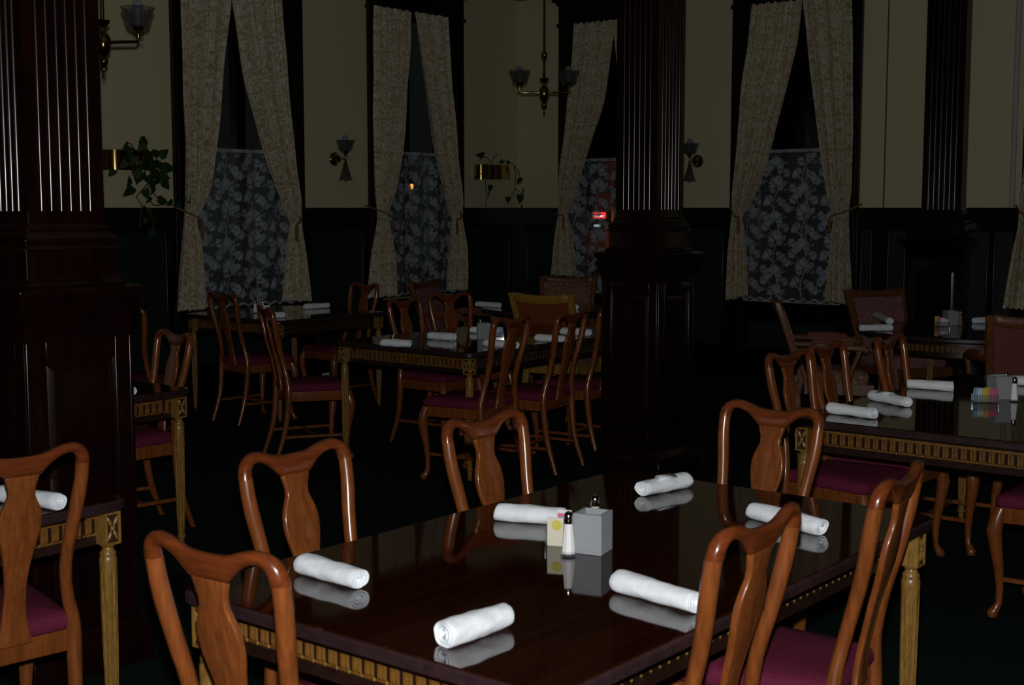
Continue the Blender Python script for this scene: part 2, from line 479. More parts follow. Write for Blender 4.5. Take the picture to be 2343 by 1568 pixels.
# ------------------------------------------------------------------ columns
def fluted_section(w, nf=6, margin=0.12, depth=0.55, steps=7):
    """square outline with nf round flutes on every face (counter-clockwise)"""
    pts = []
    m = w*margin; pitch = (w-2*m)/nf; gw = pitch*0.74
    face = [(-w/2, -w/2)]
    for k in range(nf):
        c0 = -w/2+m+pitch*(k+.5)
        for i in range(steps+1):
            a = pi*i/steps
            face.append((c0 - cos(a)*gw/2, -w/2 + sin(a)*gw*depth))
    for r in range(4):
        c, s = cos(r*pi/2), sin(r*pi/2)
        pts += [(c*x - s*y, s*x + c*y) for x, y in face]
    return pts
def sq_stack(prof):
    """square lathe: prof list of (half width, z)"""
    return [[(-h,-h,z),(h,-h,z),(h,h,z),(-h,h,z)] for h, z in prof]
def column(label, cx, cy, wd=0.40, ws=0.285):
    t = thing('fluted_column', label, 'column', (cx, cy, 0), 0, 'freestanding fluted columns')
    mb = MB().prism(fluted_section(ws), 1.56, ZC)
    mb.obj('fluted_shaft', COLW, t, True, 40)
    h = ws/2
    mb = MB().stack(sq_stack([(h, 1.56), (h, 1.515), (h+.012, 1.505), (h+.012, 1.49), (h+.03, 1.475), (h+.034, 1.462), (h+.027, 1.45), (h+.045, 1.435)]))
    link('shaft_base', bevel_mesh(mb.mesh('shaft_base', COLW), .004, 2), t)
    d = wd/2
    mb = MB().stack(sq_stack([(d-.03, 1.435), (d-.03, 1.34), (d-.012, 1.325), (d-.012, 1.318), (d+.035, 1.308), (d+.035, 1.285), (d+.022, 1.272), (d+.02, 1.235), (d+.004, 1.215), (d, 1.14)]))
    link('pedestal_cap', bevel_mesh(mb.mesh('pedestal_cap', COLW), .004, 2), t)
    mb = MB().box(-d+.012, d-.012, -d+.012, d-.012, 0.16, 1.14)
    mb.obj('pedestal_core', COLW, t)
    # raised frame of stiles and rails with a bevelled panel on each face
    for r in range(4):
        rot = Matrix.Rotation(r*pi/2, 4, 'Z')
        fr = MB()
        fr.box(-d, -d+.07, -d, -d+.014, .16, 1.14); fr.box(d-.07, d-.014, -d, -d+.014, .16, 1.14)
        fr.box(-d+.07, d-.07, -d, -d+.014, 1.07, 1.14); fr.box(-d+.07, d-.07, -d, -d+.014, .16, .26)
        me = bevel_mesh(fr.mesh('pedestal_frame', COLW), .003, 2); me.transform(rot); link('pedestal_frame', me, t)
        a, b = -d+.075, d-.075
        pn = MB().stack([[(a, -d+.012, .265), (b, -d+.012, .265), (b, -d+.012, 1.065), (a, -d+.012, 1.065)],
                         [(a+.025, -d+.001, .29), (b-.025, -d+.001, .29), (b-.025, -d+.001, 1.04), (a+.025, -d+.001, 1.04)]])
        me = pn.mesh('pedestal_panel', COLW); me.transform(rot); link('pedestal_panel', bevel_mesh(me, .003, 2, 20), t)
    mb = MB().stack(sq_stack([(d+.03, 0), (d+.03, .11), (d+.018, .13), (d+.006, .155), (d+.002, .16)]))
    link('plinth', bevel_mesh(mb.mesh('plinth', COLW), .004, 2), t)
    return t
column('dark fluted mahogany column at the left edge, in front of the leafy wall planter', 2.507, 4.06)
column('dark fluted mahogany column standing in the middle of the room before the red sign', 6.655, 4.345)

def pilaster(y0, y1, label):
    yc = (y0+y1)/2; w_ = y1-y0
    t = thing('fluted_pilaster', label, 'pilaster', (XB, yc, 0))
    # section in wall coordinates: half column proud by 0.12
    m = w_*.10; nf = 6; pitch = (w_-2*m)/nf; gw = pitch*.74
    pts = [(0.0, -w_/2), (-.12, -w_/2)]
    for k in range(nf):
        c0 = -w_/2+m+pitch*(k+.5)
        for i in range(8):
            a = pi*i/7
            pts.append((-.12+sin(a)*gw*.5, c0-cos(a)*gw/2))
    pts += [(-.12, w_/2), (0.0, w_/2)]
    MB().prism(list(reversed(pts)), 1.555, ZC).obj('fluted_shaft', COLW, t, True, 40)
    def lay(name, prof):
        rings = [[(0,-h,z),(0,h,z),(-d,h,z),(-d,-h,z)][::-1] for h, d, z in prof]
        link(name, bevel_mesh(MB().stack(rings).mesh(name, COLW), .004, 2), t)
    h = w_/2
    lay('shaft_base', [(h+.05,.19,1.435),(h+.035,.17,1.45),(h+.04,.165,1.465),(h+.012,.14,1.49),(h,.125,1.51),(h,.122,1.555)])
    lay('pedestal_cap', [(h+.06,.20,1.14),(h+.075,.215,1.21),(h+.11,.25,1.25),(h+.13,.27,1.285),(h+.13,.27,1.31),(h+.06,.20,1.325),(h+.05,.19,1.435)])
    lay('pedestal', [(h+.08,.22,0),(h+.08,.22,.14),(h+.06,.20,.17),(h+.06,.20,1.14)])
    pn = MB().stack([[(-.20,-h,.30),(-.20,h,.30),(-.20,h,1.05),(-.20,-h,1.05)],[(-.212,-h+.025,.33),(-.212,h-.025,.33),(-.212,h-.025,1.02),(-.212,-h+.025,1.02)]])
    link('pedestal_panel', bevel_mesh(pn.mesh('pedestal_panel', COLW), .003, 2, 20), t)
pilaster(4.15, 4.49, 'dark fluted pilaster on a pedestal against the right wall beside the far right window')

# thin cable and pale pipe running up the right wall
pc = at_x(2026, 300, XB-.01)
tag(MB().tube([(XB-.009, pc.y, 1.572), (XB-.009, pc.y, 3.745)], .007, 6).obj('wall_cable', GREYC), 'thin grey cable running straight up the cream wall left of the pilaster', 'cable')
pp = at_x(2322, 300, XB-.02)
tag(MB().tube([(XB-.025, pp.y, 1.573), (XB-.025, pp.y, 3.745)], .024, 10).obj('wall_pipe', WHITEP, None, True), 'pale vertical pipe on the cream wall at the right edge', 'pipe')
po = at_y(745, 862, YA-.03)
tag(MB().box(po.x-.042, po.x+.042, YA-.038, YA-.030, .035, .065).obj('outlet_plate', PLATE), 'small pale plate low on the baseboard between the two left windows', 'outlet')

# ------------------------------------------------------------------ night street outside
st = struct(MB().box(-5, 45, 9.4, 45, -1.2, -1.1).box(11.6, 45, -10, 9.4, -1.2, -1.1).obj('pavement', ASPH))
fx = 27.0
bd = thing('dark_building', 'dark building across the street seen through the right windows', 'building', (fx, 8, -1.1))
MB().box(0.3, 6, -22, 13.5, 0, 14).obj('facade', FACADE, bd)
p1 = at_x(1372, 493, fx); p2 = at_x(1395, 520, fx)
for (qx, qy, hw_, hh_, mt_) in ((1402, 512, .20, .42, ORANGE), (1388, 540, .22, .30, ORANGE2), (1408, 445, .22, .40, ORANGE2), (1372, 470, .30, .30, ORANGE3), (1395, 400, .30, .35, ORANGE3), (1350, 560, .40, .35, ORANGE3)):
    qq = at_x(qx, qy, fx)
    MB().box(.24, .30, qq.y-8-hw_, qq.y-8+hw_, qq.z+1.1-hh_, qq.z+1.1+hh_).obj('glow_pane', mt_, bd)  # glowing panes added to stand in for the neon's orange haze
sg = thing('neon_sign', 'glowing red neon sign outside, seen through the lace beside the middle column', 'sign', (fx, p1.y, p1.z))
MB().box(.02, .20, -.22, .22, -.10, .10).obj('sign_box', FACADE, sg)
MB().tube([(-.03, -.13, -.02), (-.03, .13, -.02)], .022, 8).obj('neon_tube', NEONW, sg)
MB().tube([(-.02, -.17, .05), (-.02, .17, .05), (-.02, .17, -.05), (-.02, -.17, -.05), (-.02, -.17, .05)], .028, 6).obj('neon_border', NEON, sg)
p3 = at_x(1366, 517, fx)
lm = thing('wall_lamp', 'small white lamp glowing outside just below the red neon sign', 'lamp', (fx, p3.y, p3.z))
MB().box(0.0, .3, -.05, .05, .06, .12).obj('bracket', FACADE, lm)
MB().lathe([(.02,-.03),(.08,-.02),(.09,.02),(.03,.04)], 12).obj('globe', WLAMP, lm, True)
p4 = at_y(942, 427, 22.0)
sl = thing('street_lamp', 'small orange street lamp outside, glowing through the lace of the second window', 'street lamp', (p4.x, 22.0, -1.1))
MB().tube([(0, .6, 0), (0, .6, p4.z+1.1+.35), (0, .1, p4.z+1.1+.35)], .06, 8).obj('pole', FACADE, sl)
MB().lathe([(.012, p4.z+1.1-.06), (.040, p4.z+1.1-.03), (.046, p4.z+1.1+.02), (.02, p4.z+1.1+.06)], 12).obj('lamp_globe', SODIUM, sl, True)
MB().lathe([(.09, p4.z+1.1+.06), (.09, p4.z+1.1+.12), (.05, p4.z+1.1+.40)], 12).obj('lamp_hood', FACADE, sl, True)

# =================================================================== CURTAINS
CD = 0.115      # drape distance into the room from the wall plane
def to_wall(axis, x, y, d=CD):
    if axis == 'a':
        p = at_y(x, y, YA-d); return (p.x, p.z)
    p = at_x(x, y, XB-d); return (p.y, p.z)
def drape(axis, outer, inner, label, tie, ztop=3.43, group='damask drapes tied back at the windows'):
    """outer/inner: lists of pixels along the two edges, top to bottom; tie: pixels of the cord from hook to wrap"""
    eo = sorted([to_wall(axis, *p)[::-1] for p in outer]); ei = sorted([to_wall(axis, *p)[::-1] for p in inner])
    zb = (eo[0][0]+ei[0][0])/2
    ztie = to_wall(axis, *tie[-1])[1]
    NV, NU = 64, 72
    rows, uvs = [], []
    rnd = random.Random(label)
    ph = [rnd.uniform(0, 6.28) for _ in range(4)]; npl = rnd.choice([6, 7])
    for k in range(NV+1):
        z = zb + (ztop-zb)*k/NV
        so, si = smooth_tab(eo, z), smooth_tab(ei, z)
        wdt = abs(si-so)
        amp = min(.042, .019 + .026*max(0, 1-wdt/.62))
        pinch = math.exp(-((z-ztie)/.16)**2)
        row = []
        for i in range(NU+1):
            u = i/NU
            s = so + (si-so)*u
            fold = sin(2*pi*npl*u + ph[0] + .5*sin(2.1*z+ph[1])) + .45*sin(2*pi*(npl*.5+1)*u + ph[2] + .8*z)
            d = CD + amp*fold*(1-.55*pinch) - .012*pinch + .004*sin(9*z+11*u+ph[3])
            d = max(.062, d)
            zz = z
            if k == 0: zz = eo[0][0] + (ei[0][0]-eo[0][0])*u + .010*sin(2*pi*npl*u+ph[0])
            if k == NV: zz = z + .008*sin(2*pi*npl*2*u)
            row.append((s, YA-d, zz) if axis == 'a' else (XB-d, s, zz))
            uvs.append((u*.95 + .1, z))
        rows.append(row)
    vs = [p for r in rows for p in r]; n = NU+1
    fs = [(k*n+i, k*n+i+1, (k+1)*n+i+1, (k+1)*n+i) for k in range(NV) for i in range(NU)]
    me = bpy.data.meshes.new('drape'); me.from_pydata(vs, [], fs)
    ul = me.uv_layers.new(name='UVMap')
    for l in me.loops: ul.data[l.index].uv = uvs[l.vertex_index]
    for p in me.polygons: p.use_smooth = True
    me.materials.append(DAMASK)
    root_s = (smooth_tab(eo, zb)+smooth_tab(ei, zb))/2
    base = (root_s, YA-CD, zb) if axis == 'a' else (XB-CD, root_s, zb)
    r = thing('curtain', label, 'curtain', base, 0, group)
    me.transform(Matrix.Translation(-Vector(base)))
    link('drape', me, r)
    # cord: from hook on the wall around the front of the gathered drape
    pts = [to_wall(axis, *p) for p in tie]
    path = []
    for i, (s, z) in enumerate(pts):
        d = [.05, .135, .185, .175, .13][min(i, 4)] if len(pts) >= 3 else .16
        path.append(Vector((s, YA-d, z) if axis == 'a' else (XB-d, s, z)) - Vector(base))
    MB().tube(path, .0085, 6).obj('tieback_cord', ROPE, r, True)
    MB().tube([path[-1], path[-1]+Vector((0,0,-.05)), path[-1]+Vector((0,0,-.15))], [.008,.016,.013], 7).obj('tassel', ROPE, r, True)
    return r
drape('a', [(415,0),(421,200),(425,330),(426,430),(425,480),(421,520),(413,612),(405,712)],
      [(532,10),(521,95),(507,236),(497,330),(481,425),(463,475),(452,500),(458,545),(462,612),(466,708)],
      'damask drape on the left side of the first window, hanging behind the potted vine', [(412,474),(425,486),(440,497),(452,506)])
drape('a', [(646,0),(653,95),(665,236),(677,378),(687,450),(690,490),(694,540),(705,613),(714,690)],
      [(532,10),(545,95),(561,189),(587,283),(616,378),(642,448),(658,492),(668,512),(660,560),(655,613),(649,687)],
      'damask drape on the right side of the first window, pulled toward the double sconce', [(690,485),(684,500),(676,508),(668,513)])
drape('a', [(858,18),(859,141),(861,330),(866,440),(868,485),(866,520),(859,566),(852,630),(847,682)],
      [(946,30),(944,95),(937,189),(930,283),(924,347),(906,425),(890,480),(888,497),(893,530),(899,570),(909,676)],
      'damask drape on the left side of the second window, beside the double sconce', [(845,469),(862,481),(876,489),(888,498)])
drape('a', [(1024,42),(1028,141),(1041,283),(1050,378),(1056,460),(1058,490),(1062,530),(1067,580),(1068,664)],
      [(946,30),(963,141),(977,236),(995,348),(1015,425),(1030,482),(1036,502),(1034,530),(1031,570),(1024,664)],
      'damask drape on the right side of the second window, beside the bare wall planter', [(1059,470),(1052,488),(1045,497),(1036,503)])
drape('b', [(1311,62),(1303,178),(1291,312),(1280,402),(1276,462),(1275,485),(1271,520),(1267,558),(1259,630)],
      [(1403,54),(1395,134),(1383,223),(1356,312),(1327,402),(1309,469),(1297,491),(1303,520),(1307,558),(1315,632)],
      'damask drape left of the middle column, by the red sign glow', [(1272,470),(1278,487),(1287,494),(1297,492)])
drape('b', [(1508,40),(1506,300),(1503,440),(1500,480),(1502,520),(1508,600),(1510,665)],
      [(1403,55),(1415,180),(1428,283),(1440,378),(1452,450),(1462,490),(1459,530),(1452,600),(1448,662)],
      'damask drape mostly hidden behind the middle column', [(1512,470),(1500,485),(1480,494),(1462,492)])
drape('b', [(1717,14),(1709,95),(1694,189),(1683,330),(1675,440),(1672,480),(1669,530),(1664,600),(1658,688)],
      [(1835,6),(1824,95),(1803,189),(1777,283),(1763,340),(1735,425),(1711,472),(1697,496),(1701,530),(1704,570),(1708,676)],
      'damask drape on the left side of the fourth window, right of the middle column', [(1671,472),(1677,486),(1686,494),(1697,497)])
drape('b', [(1946,0),(1947,236),(1944,425),(1939,480),(1940,530),(1941,567),(1947,699)],
      [(1835,12),(1845,95),(1855,189),(1867,283),(1879,378),(1890,449),(1904,494),(1900,530),(1897,567),(1886,685)],
      'damask drape on the right side of the fourth window, beside the grey wall cable', [(1966,466),(1942,482),(1922,491),(1905,496)])
drape('b', [(2380,-20),(2358,300),(2342,400),(2334,450),(2330,490),(2326,530),(2318,567),(2294,705)],
      [(2500,-20),(2480,150),(2440,300),(2400,425),(2372,496),(2376,530),(2380,567),(2390,712)],
      'damask drape cut off by the right edge of the picture', [(2318,470),(2335,484),(2352,492),(2372,497)])

# ------------------------------------------------------------------ lace half curtains
def leaf_shape():
    o = []
    lob = [(0, 1.0), (.16, .62), (.30, .80), (.34, .50), (.56, .52), (.40, .26), (.42, .05), (.20, .10), (.05, -.02)]
    r = lob; l = [(-x, y) for x, y in reversed(lob[1:])]
    return r + l
LS = leaf_shape()
def lace(axis, lo, hi, ztop, zbot, label):
    base = ((lo+hi)/2, YA-.005, zbot) if axis == 'a' else (XB-.005, (lo+hi)/2, zbot)
    r = thing('lace_curtain', label, 'lace curtain', base, 0, 'lace half curtains')
    def dep(s): return .012*sin(s*23) + .006*sin(s*51+1)
    def P(s, z, off=0):
        d = .034 + dep(s) + off
        return Vector((s, YA-d, z) if axis == 'a' else (XB-d, s, z)) - Vector(base)
    sgn = 1 if axis == 'a' else -1     # so the design reads the same way round from the room
    n = 60; mb = MB(); vs = []
    for i in range(n+1):
        s = lo+(hi-lo)*i/n
        vs.append(P(s, zbot + .012*sin(i*2*pi*9/n))); vs.append(P(s, ztop))
    mb.add(vs, [(2*i, 2*i+2, 2*i+3, 2*i+1) for i in range(n)])
    mb.obj('net', NET, r, True)
    for nm in ('scalloped_hem', 'heading_band'):
        vs = []
        for i in range(n+1):
            s = lo+(hi-lo)*i/n; z = zbot + .012*sin(i*2*pi*9/n)
            vs += [P(s, z, .003), P(s, z+.022, .003)] if nm == 'scalloped_hem' else [P(s, ztop-.03, .003), P(s, ztop, .003)]
        MB().add(vs, [(2*i, 2*i+2, 2*i+3, 2*i+1) for i in range(n)]).obj(nm, LACE, r, True)
    mb = MB(); rnd = random.Random(3)
    ux, uz = 0.285, 0.50
    def leafat(cs, cz, ang, sc, flip=1):
        # two half blades with a slit along the midrib
        for side in (1, -1):
            pts = [(x, y) for x, y in LS[:9]] if side == 1 else [(-x, y) for x, y in LS[:9]]
            pts = [(.035*side, .93)] + pts[1:] + [(.035*side, .02)]
            vs = []
            for x, y in pts:
                a = cs + sc*(x*cos(ang) - y*sin(ang)); b = cz + sc*(x*sin(ang) + y*cos(ang))
                vs.append(P(min(max(a, lo+.004), hi-.004), b, .003))
            cx_, cy_ = .10*side, .35
            vs.append(P(min(max(cs + sc*(cx_*cos(ang) - cy_*sin(ang)), lo+.004), hi-.004), cz + sc*(cx_*sin(ang) + cy_*cos(ang)), .003))
            m = len(vs)-1
            mb.add(vs, [(i, (i+1) % m, m) for i in range(m)])
    def stem(pts, wdt):
        vs = []
        for i, (a, b) in enumerate(pts):
            a2, b2 = pts[min(i+1, len(pts)-1)]; a1, b1 = pts[max(i-1, 0)]
            tx, tz = a2-a1, b2-b1; l = math.hypot(tx, tz) or 1
            for sg_ in (-1, 1):
                aa = min(max(a - tz/l*wdt*sg_, lo+.003), hi-.003)
                vs.append(P(aa, b + tx/l*wdt*sg_, .0035))
        mb.add(vs, [(2*i, 2*i+2, 2*i+3, 2*i+1) for i in range(len(pts)-1)])
    nx = int((hi-lo)/ux)+2; nz = int((ztop-zbot)/uz)+2
    UNIT = ((.005, .05, -1.25, .088), (.0, .07, -.35, .10), (-.005, .06, .75, .095), (-.01, .04, 1.75, .075), (.075, .16, -.9, .078), (-.075, .17, .95, .082), (.07, .10, -2.3, .055),
            (-.015, .24, 1.15, .088), (-.01, .25, .15, .098), (.0, .24, -.85, .092), (.01, .22, -1.75, .070), (-.085, .30, 1.9, .072), (.095, .33, -.6, .080), (-.06, .41, .45, .078), (.055, .42, -2.2, .068), (.015, .40, -.9, .075), (-.11, .43, -2.6, .058))
    for ix in range(-1, nx):
        x0 = lo + ix*ux + .09
        def sx(z, ix=ix): return x0 + sgn*.028*sin(2*pi*(z-zbot)/uz + ix*pi)
        zz_ = [zbot+.03+.025*j for j in range(int((ztop-zbot-.07)/.025))]
        if lo+.02 < x0 < hi-.02: stem([(sx(z), z) for z in zz_], .0050)
        for iz in range(-1, nz):
            z0 = zbot + iz*uz + (uz/2 if ix % 2 else 0)
            for dx, dz, an, sc in UNIT:
                cs, cz = x0+sgn*dx, z0+dz
                tipz = cz + sc*cos(an); tips = cs - sc*sin(an*sgn)
                if not (zbot+.028 < min(cz, tipz) and max(cz, tipz) < ztop-.032): continue
                if not (lo < tips < hi and lo < cs < hi): continue
                leafat(cs, cz, an*sgn, sc*1.18)
                if abs(dx) > .03:
                    mid = ((cs+sx(cz-.04))/2, cz-.045)
                    if zbot+.02 < cz-.06: stem([(sx(cz-.06), cz-.06), mid, (cs, cz)], .0032)
            for qx, qz in ((.105, .02), (-.10, .24), (.10, .27), (-.115, .10)):
                c0, d0 = x0+sgn*qx, z0+qz
                if lo+.04 < c0 < hi-.04 and zbot+.05 < d0 < ztop-.06:
                    stem([(c0+sgn*.018*cos(t*.75)*(1-.09*t), d0+.018*sin(t*.75)*(1-.09*t)) for t in range(10)], .0034)
    o = mb.obj('leaf_pattern', LACE, r, False)
    o['kind'] = 'stuff'
    return r
zl = lambda axis, x, y: to_wall(axis, x, y, .034)[1]
lace('a', 6.895, 7.975, zl('a', 540, 341), .735, 'white leaf-patterned lace half curtain in the first window, above the salt shakers')
lace('a', 9.105, 10.145, zl('a', 960, 349), .725, 'white leaf-patterned lace half curtain in the second window, with an orange light behind it')
lace('b', 7.275, 8.295, zl('b', 1380, 362), .715, 'white leaf-patterned lace half curtain in the third window, with the red neon glow behind it')
lace('b', 5.255, 6.255, zl('b', 1815, 341), .710, 'white leaf-patterned lace half curtain in the fourth window, right of the middle column')

# =================================================================== DINING CHAIRS
YB = [(0, -.275), (.2, -.212), (.46, -.190), (.6, -.212), (.75, -.250), (.97, -.290)]
yb = lambda z: smooth_tab(YB, z)
def deform_back(me):
    for v in me.vertices:
        x, y, z = v.co
        v.co.y = y + yb(z) - .015*(1-min(1, (x/.171)**2))
    return me
def outline_spline(pts, n=5):
    """closed catmull-rom through pts; a point given with a third value 1 is a corner"""
    out = []; m = len(pts)
    for i in range(m):
        p0, p1, p2, p3 = pts[i-1], pts[i], pts[(i+1) % m], pts[(i+2) % m]
        if len(p1) > 2 and len(p2) > 2:
            out.append(p1[:2]); continue
        a = p1 if len(p1) > 2 else p0
        d = p2 if len(p2) > 2 else p3
        for k in range(n):
            t = k/n
            q = []
            for c in (0, 1):
                q.append(.5*(2*p1[c] + (p2[c]-a[c])*t + (2*a[c]-5*p1[c]+4*p2[c]-d[c])*t*t + (3*p1[c]-a[c]-3*p2[c]+d[c])*t**3))
            out.append(tuple(q))
    return out
def plate(outline, th, bev, name, mat, seg=2, zcut=-9):
    """flat board in the x-z plane, rounded edges"""
    n = len(outline)
    mb = MB().add([(x, -th/2, z) for x, z in outline] + [(x, th/2, z) for x, z in outline],
                  [tuple(range(n)), tuple(reversed(range(n, 2*n)))] + [(i, n+i, n+(i+1) % n, (i+1) % n) for i in range(n)])
    me = mb.mesh(name, mat)
    bm = bmesh.new(); bm.from_mesh(me)
    bmesh.ops.recalc_face_normals(bm, faces=bm.faces)
    es = [e for e in bm.edges if len(e.link_faces) == 2 and any(len(f.verts) > 4 for f in e.link_faces) and not (abs(e.verts[0].co.z-zcut) < 1e-5 and abs(e.verts[1].co.z-zcut) < 1e-5)]
    bmesh.ops.bevel(bm, geom=es, offset=bev, segments=seg, affect='EDGES', profile=.5, clamp_overlap=True)
    bmesh.ops.triangulate(bm, faces=[f for f in bm.faces if len(f.verts) > 4])
    for f in bm.faces: f.smooth = True
    bm.to_mesh(me); bm.free()
    return me
def make_chair():
    r = thing('dining_chair', 'x', 'chair', group='wooden splat-back dining chairs')
    # yoke top rail: one sweep from post to post, dropping into a web that meets the splat
    hp = [(.1705,.903,.0182,.0182,.0182),(.1695,.916,.0180,.0180,.0180),(.1655,.929,.0170,.0170,.0175),(.1565,.9405,.0155,.0155,.0168),(.1430,.9475,.0145,.0145,.0162),(.1270,.9490,.0140,.0142,.0160),
          (.1100,.9470,.0138,.0145,.0158),(.0930,.9425,.0135,.0160,.0155),(.0780,.9380,.0130,.0200,.0150),(.0640,.9345,.0125,.0280,.0148),(.0540,.9325,.0120,.0370,.0145),(.0455,.9312,.0120,.0432,.0142),(.0250,.9295,.0122,.0415,.0140),(0,.9290,.0125,.0410,.0140)]
    path = [(-a_[0],)+a_[1:] for a_ in hp] + [a_ for a_ in reversed(hp[:-1])]
    rings = []
    for k, (x_, z_, ro, ri, ty) in enumerate(path):
        xa, za = path[max(k-1, 0)][:2]; xb_, zb_ = path[min(k+1, len(path)-1)][:2]
        tx, tz = xb_-xa, zb_-za; l_ = math.hypot(tx, tz)
        nx_, nz_ = -tz/l_, tx/l_
        if k in (0, len(path)-1): nx_, nz_ = (-1, 0) if k == 0 else (1, 0)
        if abs(x_) < .07: nx_, nz_ = nx_*.3, 1.0
        ring = []
        for i in range(16):
            th = 2*pi*i/16; c_, s_ = cos(th), sin(th)
            off = c_*(ro if c_ > 0 else ri)
            if c_ < 0 and ri > .025: off = -ri*abs(c_)**.45
            ring.append((x_+nx_*off, ty*(1 if s_ > 0 else -1)*abs(s_)**.85, z_+nz_*off))
        rings.append(ring)
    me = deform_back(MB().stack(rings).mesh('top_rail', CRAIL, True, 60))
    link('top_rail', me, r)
    # vase splat
    hw = [(.425, .050), (.46, .040), (.52, .031), (.60, .030), (.68, .041), (.745, .056), (.79, .055), (.825, .041), (.845, .034), (.87, .040), (.892, .046)]
    zs = [.425 + (.892-.425)*i/26 for i in range(27)]
    outl = [(-smooth_tab(hw, z), z) for z in zs] + [(smooth_tab(hw, z), z) for z in reversed(zs)]
    n = len(outl); th = .016
    mb = MB()
    rings = []
    for z in zs:
        h = smooth_tab(hw, z)
        rings.append([(-h,-th/2,z),(0,-th/2,z),(h,-th/2,z),(h,th/2,z),(0,th/2,z),(-h,th/2,z)])
    mb.stack(rings)
    me = deform_back(bevel_mesh(mb.mesh('splat', CHAIR), .004, 2, 60))
    link('splat', me, r)
    # back posts that run down into the rear legs
    xo = [(0, .170), (.2, .165), (.40, .172), (.46, .171), (.55, .150), (.645, .143), (.75, .155), (.85, .169), (.91, .1705)]
    for s in (-1, 1):
        zz = [0, .05, .12, .2, .28, .36, .42, .47, .52, .57, .62, .67, .72, .77, .82, .86, .905]
        rr = [.013, .014, .0165, .018, .020, .021, .021, .019, .0175, .017, .017, .0175, .018, .0185, .019, .0185, .018]
        pts = [(s*smooth_tab(xo, z), yb(z), z) for z in zz]
        MB().tube(pts, rr, 10).obj('back_post', CHAIR, r, True, 60)
    # seat frame
    def trap(sc, z, dy=0.0):
        pts = []
        cor = [(-.172, -.195), (.172, -.195), (.222, .205), (-.222, .205)]
        rad = [.012, .012, .05, .05]
        for i, (x, y) in enumerate(cor):
            px, py = cor[i-1]; nx_, ny_ = cor[(i+1) % 4]
            a = Vector((px-x, py-y)).normalized(); b = Vector((nx_-x, ny_-y)).normalized()
            p0 = Vector((x, y)) + a*rad[i]; p1 = Vector((x, y)) + b*rad[i]
            for k in range(5):
                t = k/4
                q = p0*(1-t)**2 + Vector((x, y))*2*t*(1-t) + p1*t*t
                pts.append((q.x*sc, (q.y-.0)*sc, z))
        return pts
    rails = MB()
    rails.stack([trap(.955, .372), trap(.97, .380), trap(.97, .432)])
    rails.obj('seat_frame', CHAIR, r, True, 30)
    sc = MB().stack([trap(.97, .432), trap(1.0, .440), trap(1.005, .456), trap(.975, .472), trap(.88, .482), trap(.6, .489), trap(.2, .491)])
    sc.obj('seat_cushion', SEAT, r, True, 70)
    for s in (-1, 1):
        P_ = [(s*.196, .178, .425), (s*.206, .190, .385), (s*.212, .198, .34), (s*.206, .192, .28), (s*.196, .182, .20), (s*.190, .176, .12), (s*.190, .177, .055), (s*.197, .188, .028), (s*.203, .197, .014), (s*.203, .197, 0)]
        R_ = [.026, .029, .030, .0255, .020, .0155, .0135, .017, .022, .018]
        MB().tube(P_, R_, 10).obj('front_leg', CHAIR, r, True, 60)
    for s in (-1, 1):
        MB().tube([(s*.167, yb(.15), .15), (s*.191, .177, .15)], .0115, 4).obj('stretcher', CHAIR, r)
    MB().tube([(-.178, -.02, .15), (.178, -.02, .15)], .0115, 4).obj('stretcher', CHAIR, r)
    return r
CH0 = make_chair(); used = [False]
def chair(x, y, deg, label):
    c = CH0 if not used[0] else copy_tree(CH0)
    used[0] = True
    c.location = (x, y, 0); c.rotation_euler = (0, 0, radians(deg)); c['label'] = label
    return c

# =================================================================== TABLES
def rrect(L, W, rad, n=5):
    pts = []
    for cx, cy, a0 in ((L/2-rad, -W/2+rad, -90), (L/2-rad, W/2-rad, 0), (-L/2+rad, W/2-rad, 90), (-L/2+rad, -W/2+rad, 180)):
        for k in range(n+1):
            a = radians(a0 + 90*k/n); pts.append((cx+rad*cos(a), cy+rad*sin(a)))
    return pts
def circ(r, n=48): return [(r*cos(2*pi*i/n), r*sin(2*pi*i/n)) for i in range(n)]
def shrink(pts, d):
    out = []; n = len(pts)
    for i in range(n):
        a, p, b = Vector(pts[i-1]), Vector(pts[i]), Vector(pts[(i+1) % n])
        t = (b-a).normalized(); nn = Vector((-t.y, t.x)); q = p+nn*d
        out.append((q.x, q.y))
    return out
PITCH, RIBH = 0.034, 0.044
def rib_mb(mb=None, xf=None):
    """one gilded rib pair with rounded ends, facing -y, centred on x=0"""
    vs, fs = [], []
    for c in (-.0060, .0060):
        prof = [(-.0053, 0), (-.0038, -.0050), (.0038, -.0050), (.0053, 0)]
        z0, z1 = -RIBH/2, RIBH/2
        b = len(vs)
        for z in (z0, z0+.004, z1-.004, z1):
            q = .3 if z in (z0, z1) else 1
            for x, y in prof: vs.append((c+x, y*q, z))
        for k in range(3):
            for i in range(3):
                fs.append((b+k*4+i, b+k*4+i+1, b+k*4+i+5, b+k*4+i+4))
        fs.append((b, b+1, b+2, b+3)); fs.append((b+12, b+15, b+14, b+13))
    if mb is None: mb = MB()
    if xf is not None: vs = [tuple(xf @ Vector(v)) for v in vs]
    return mb.add(vs, fs)
RIBME = rib_mb().mesh('apron_rib', GOLDD); RIBMED = rib_mb().mesh('apron_rib', DRIB)
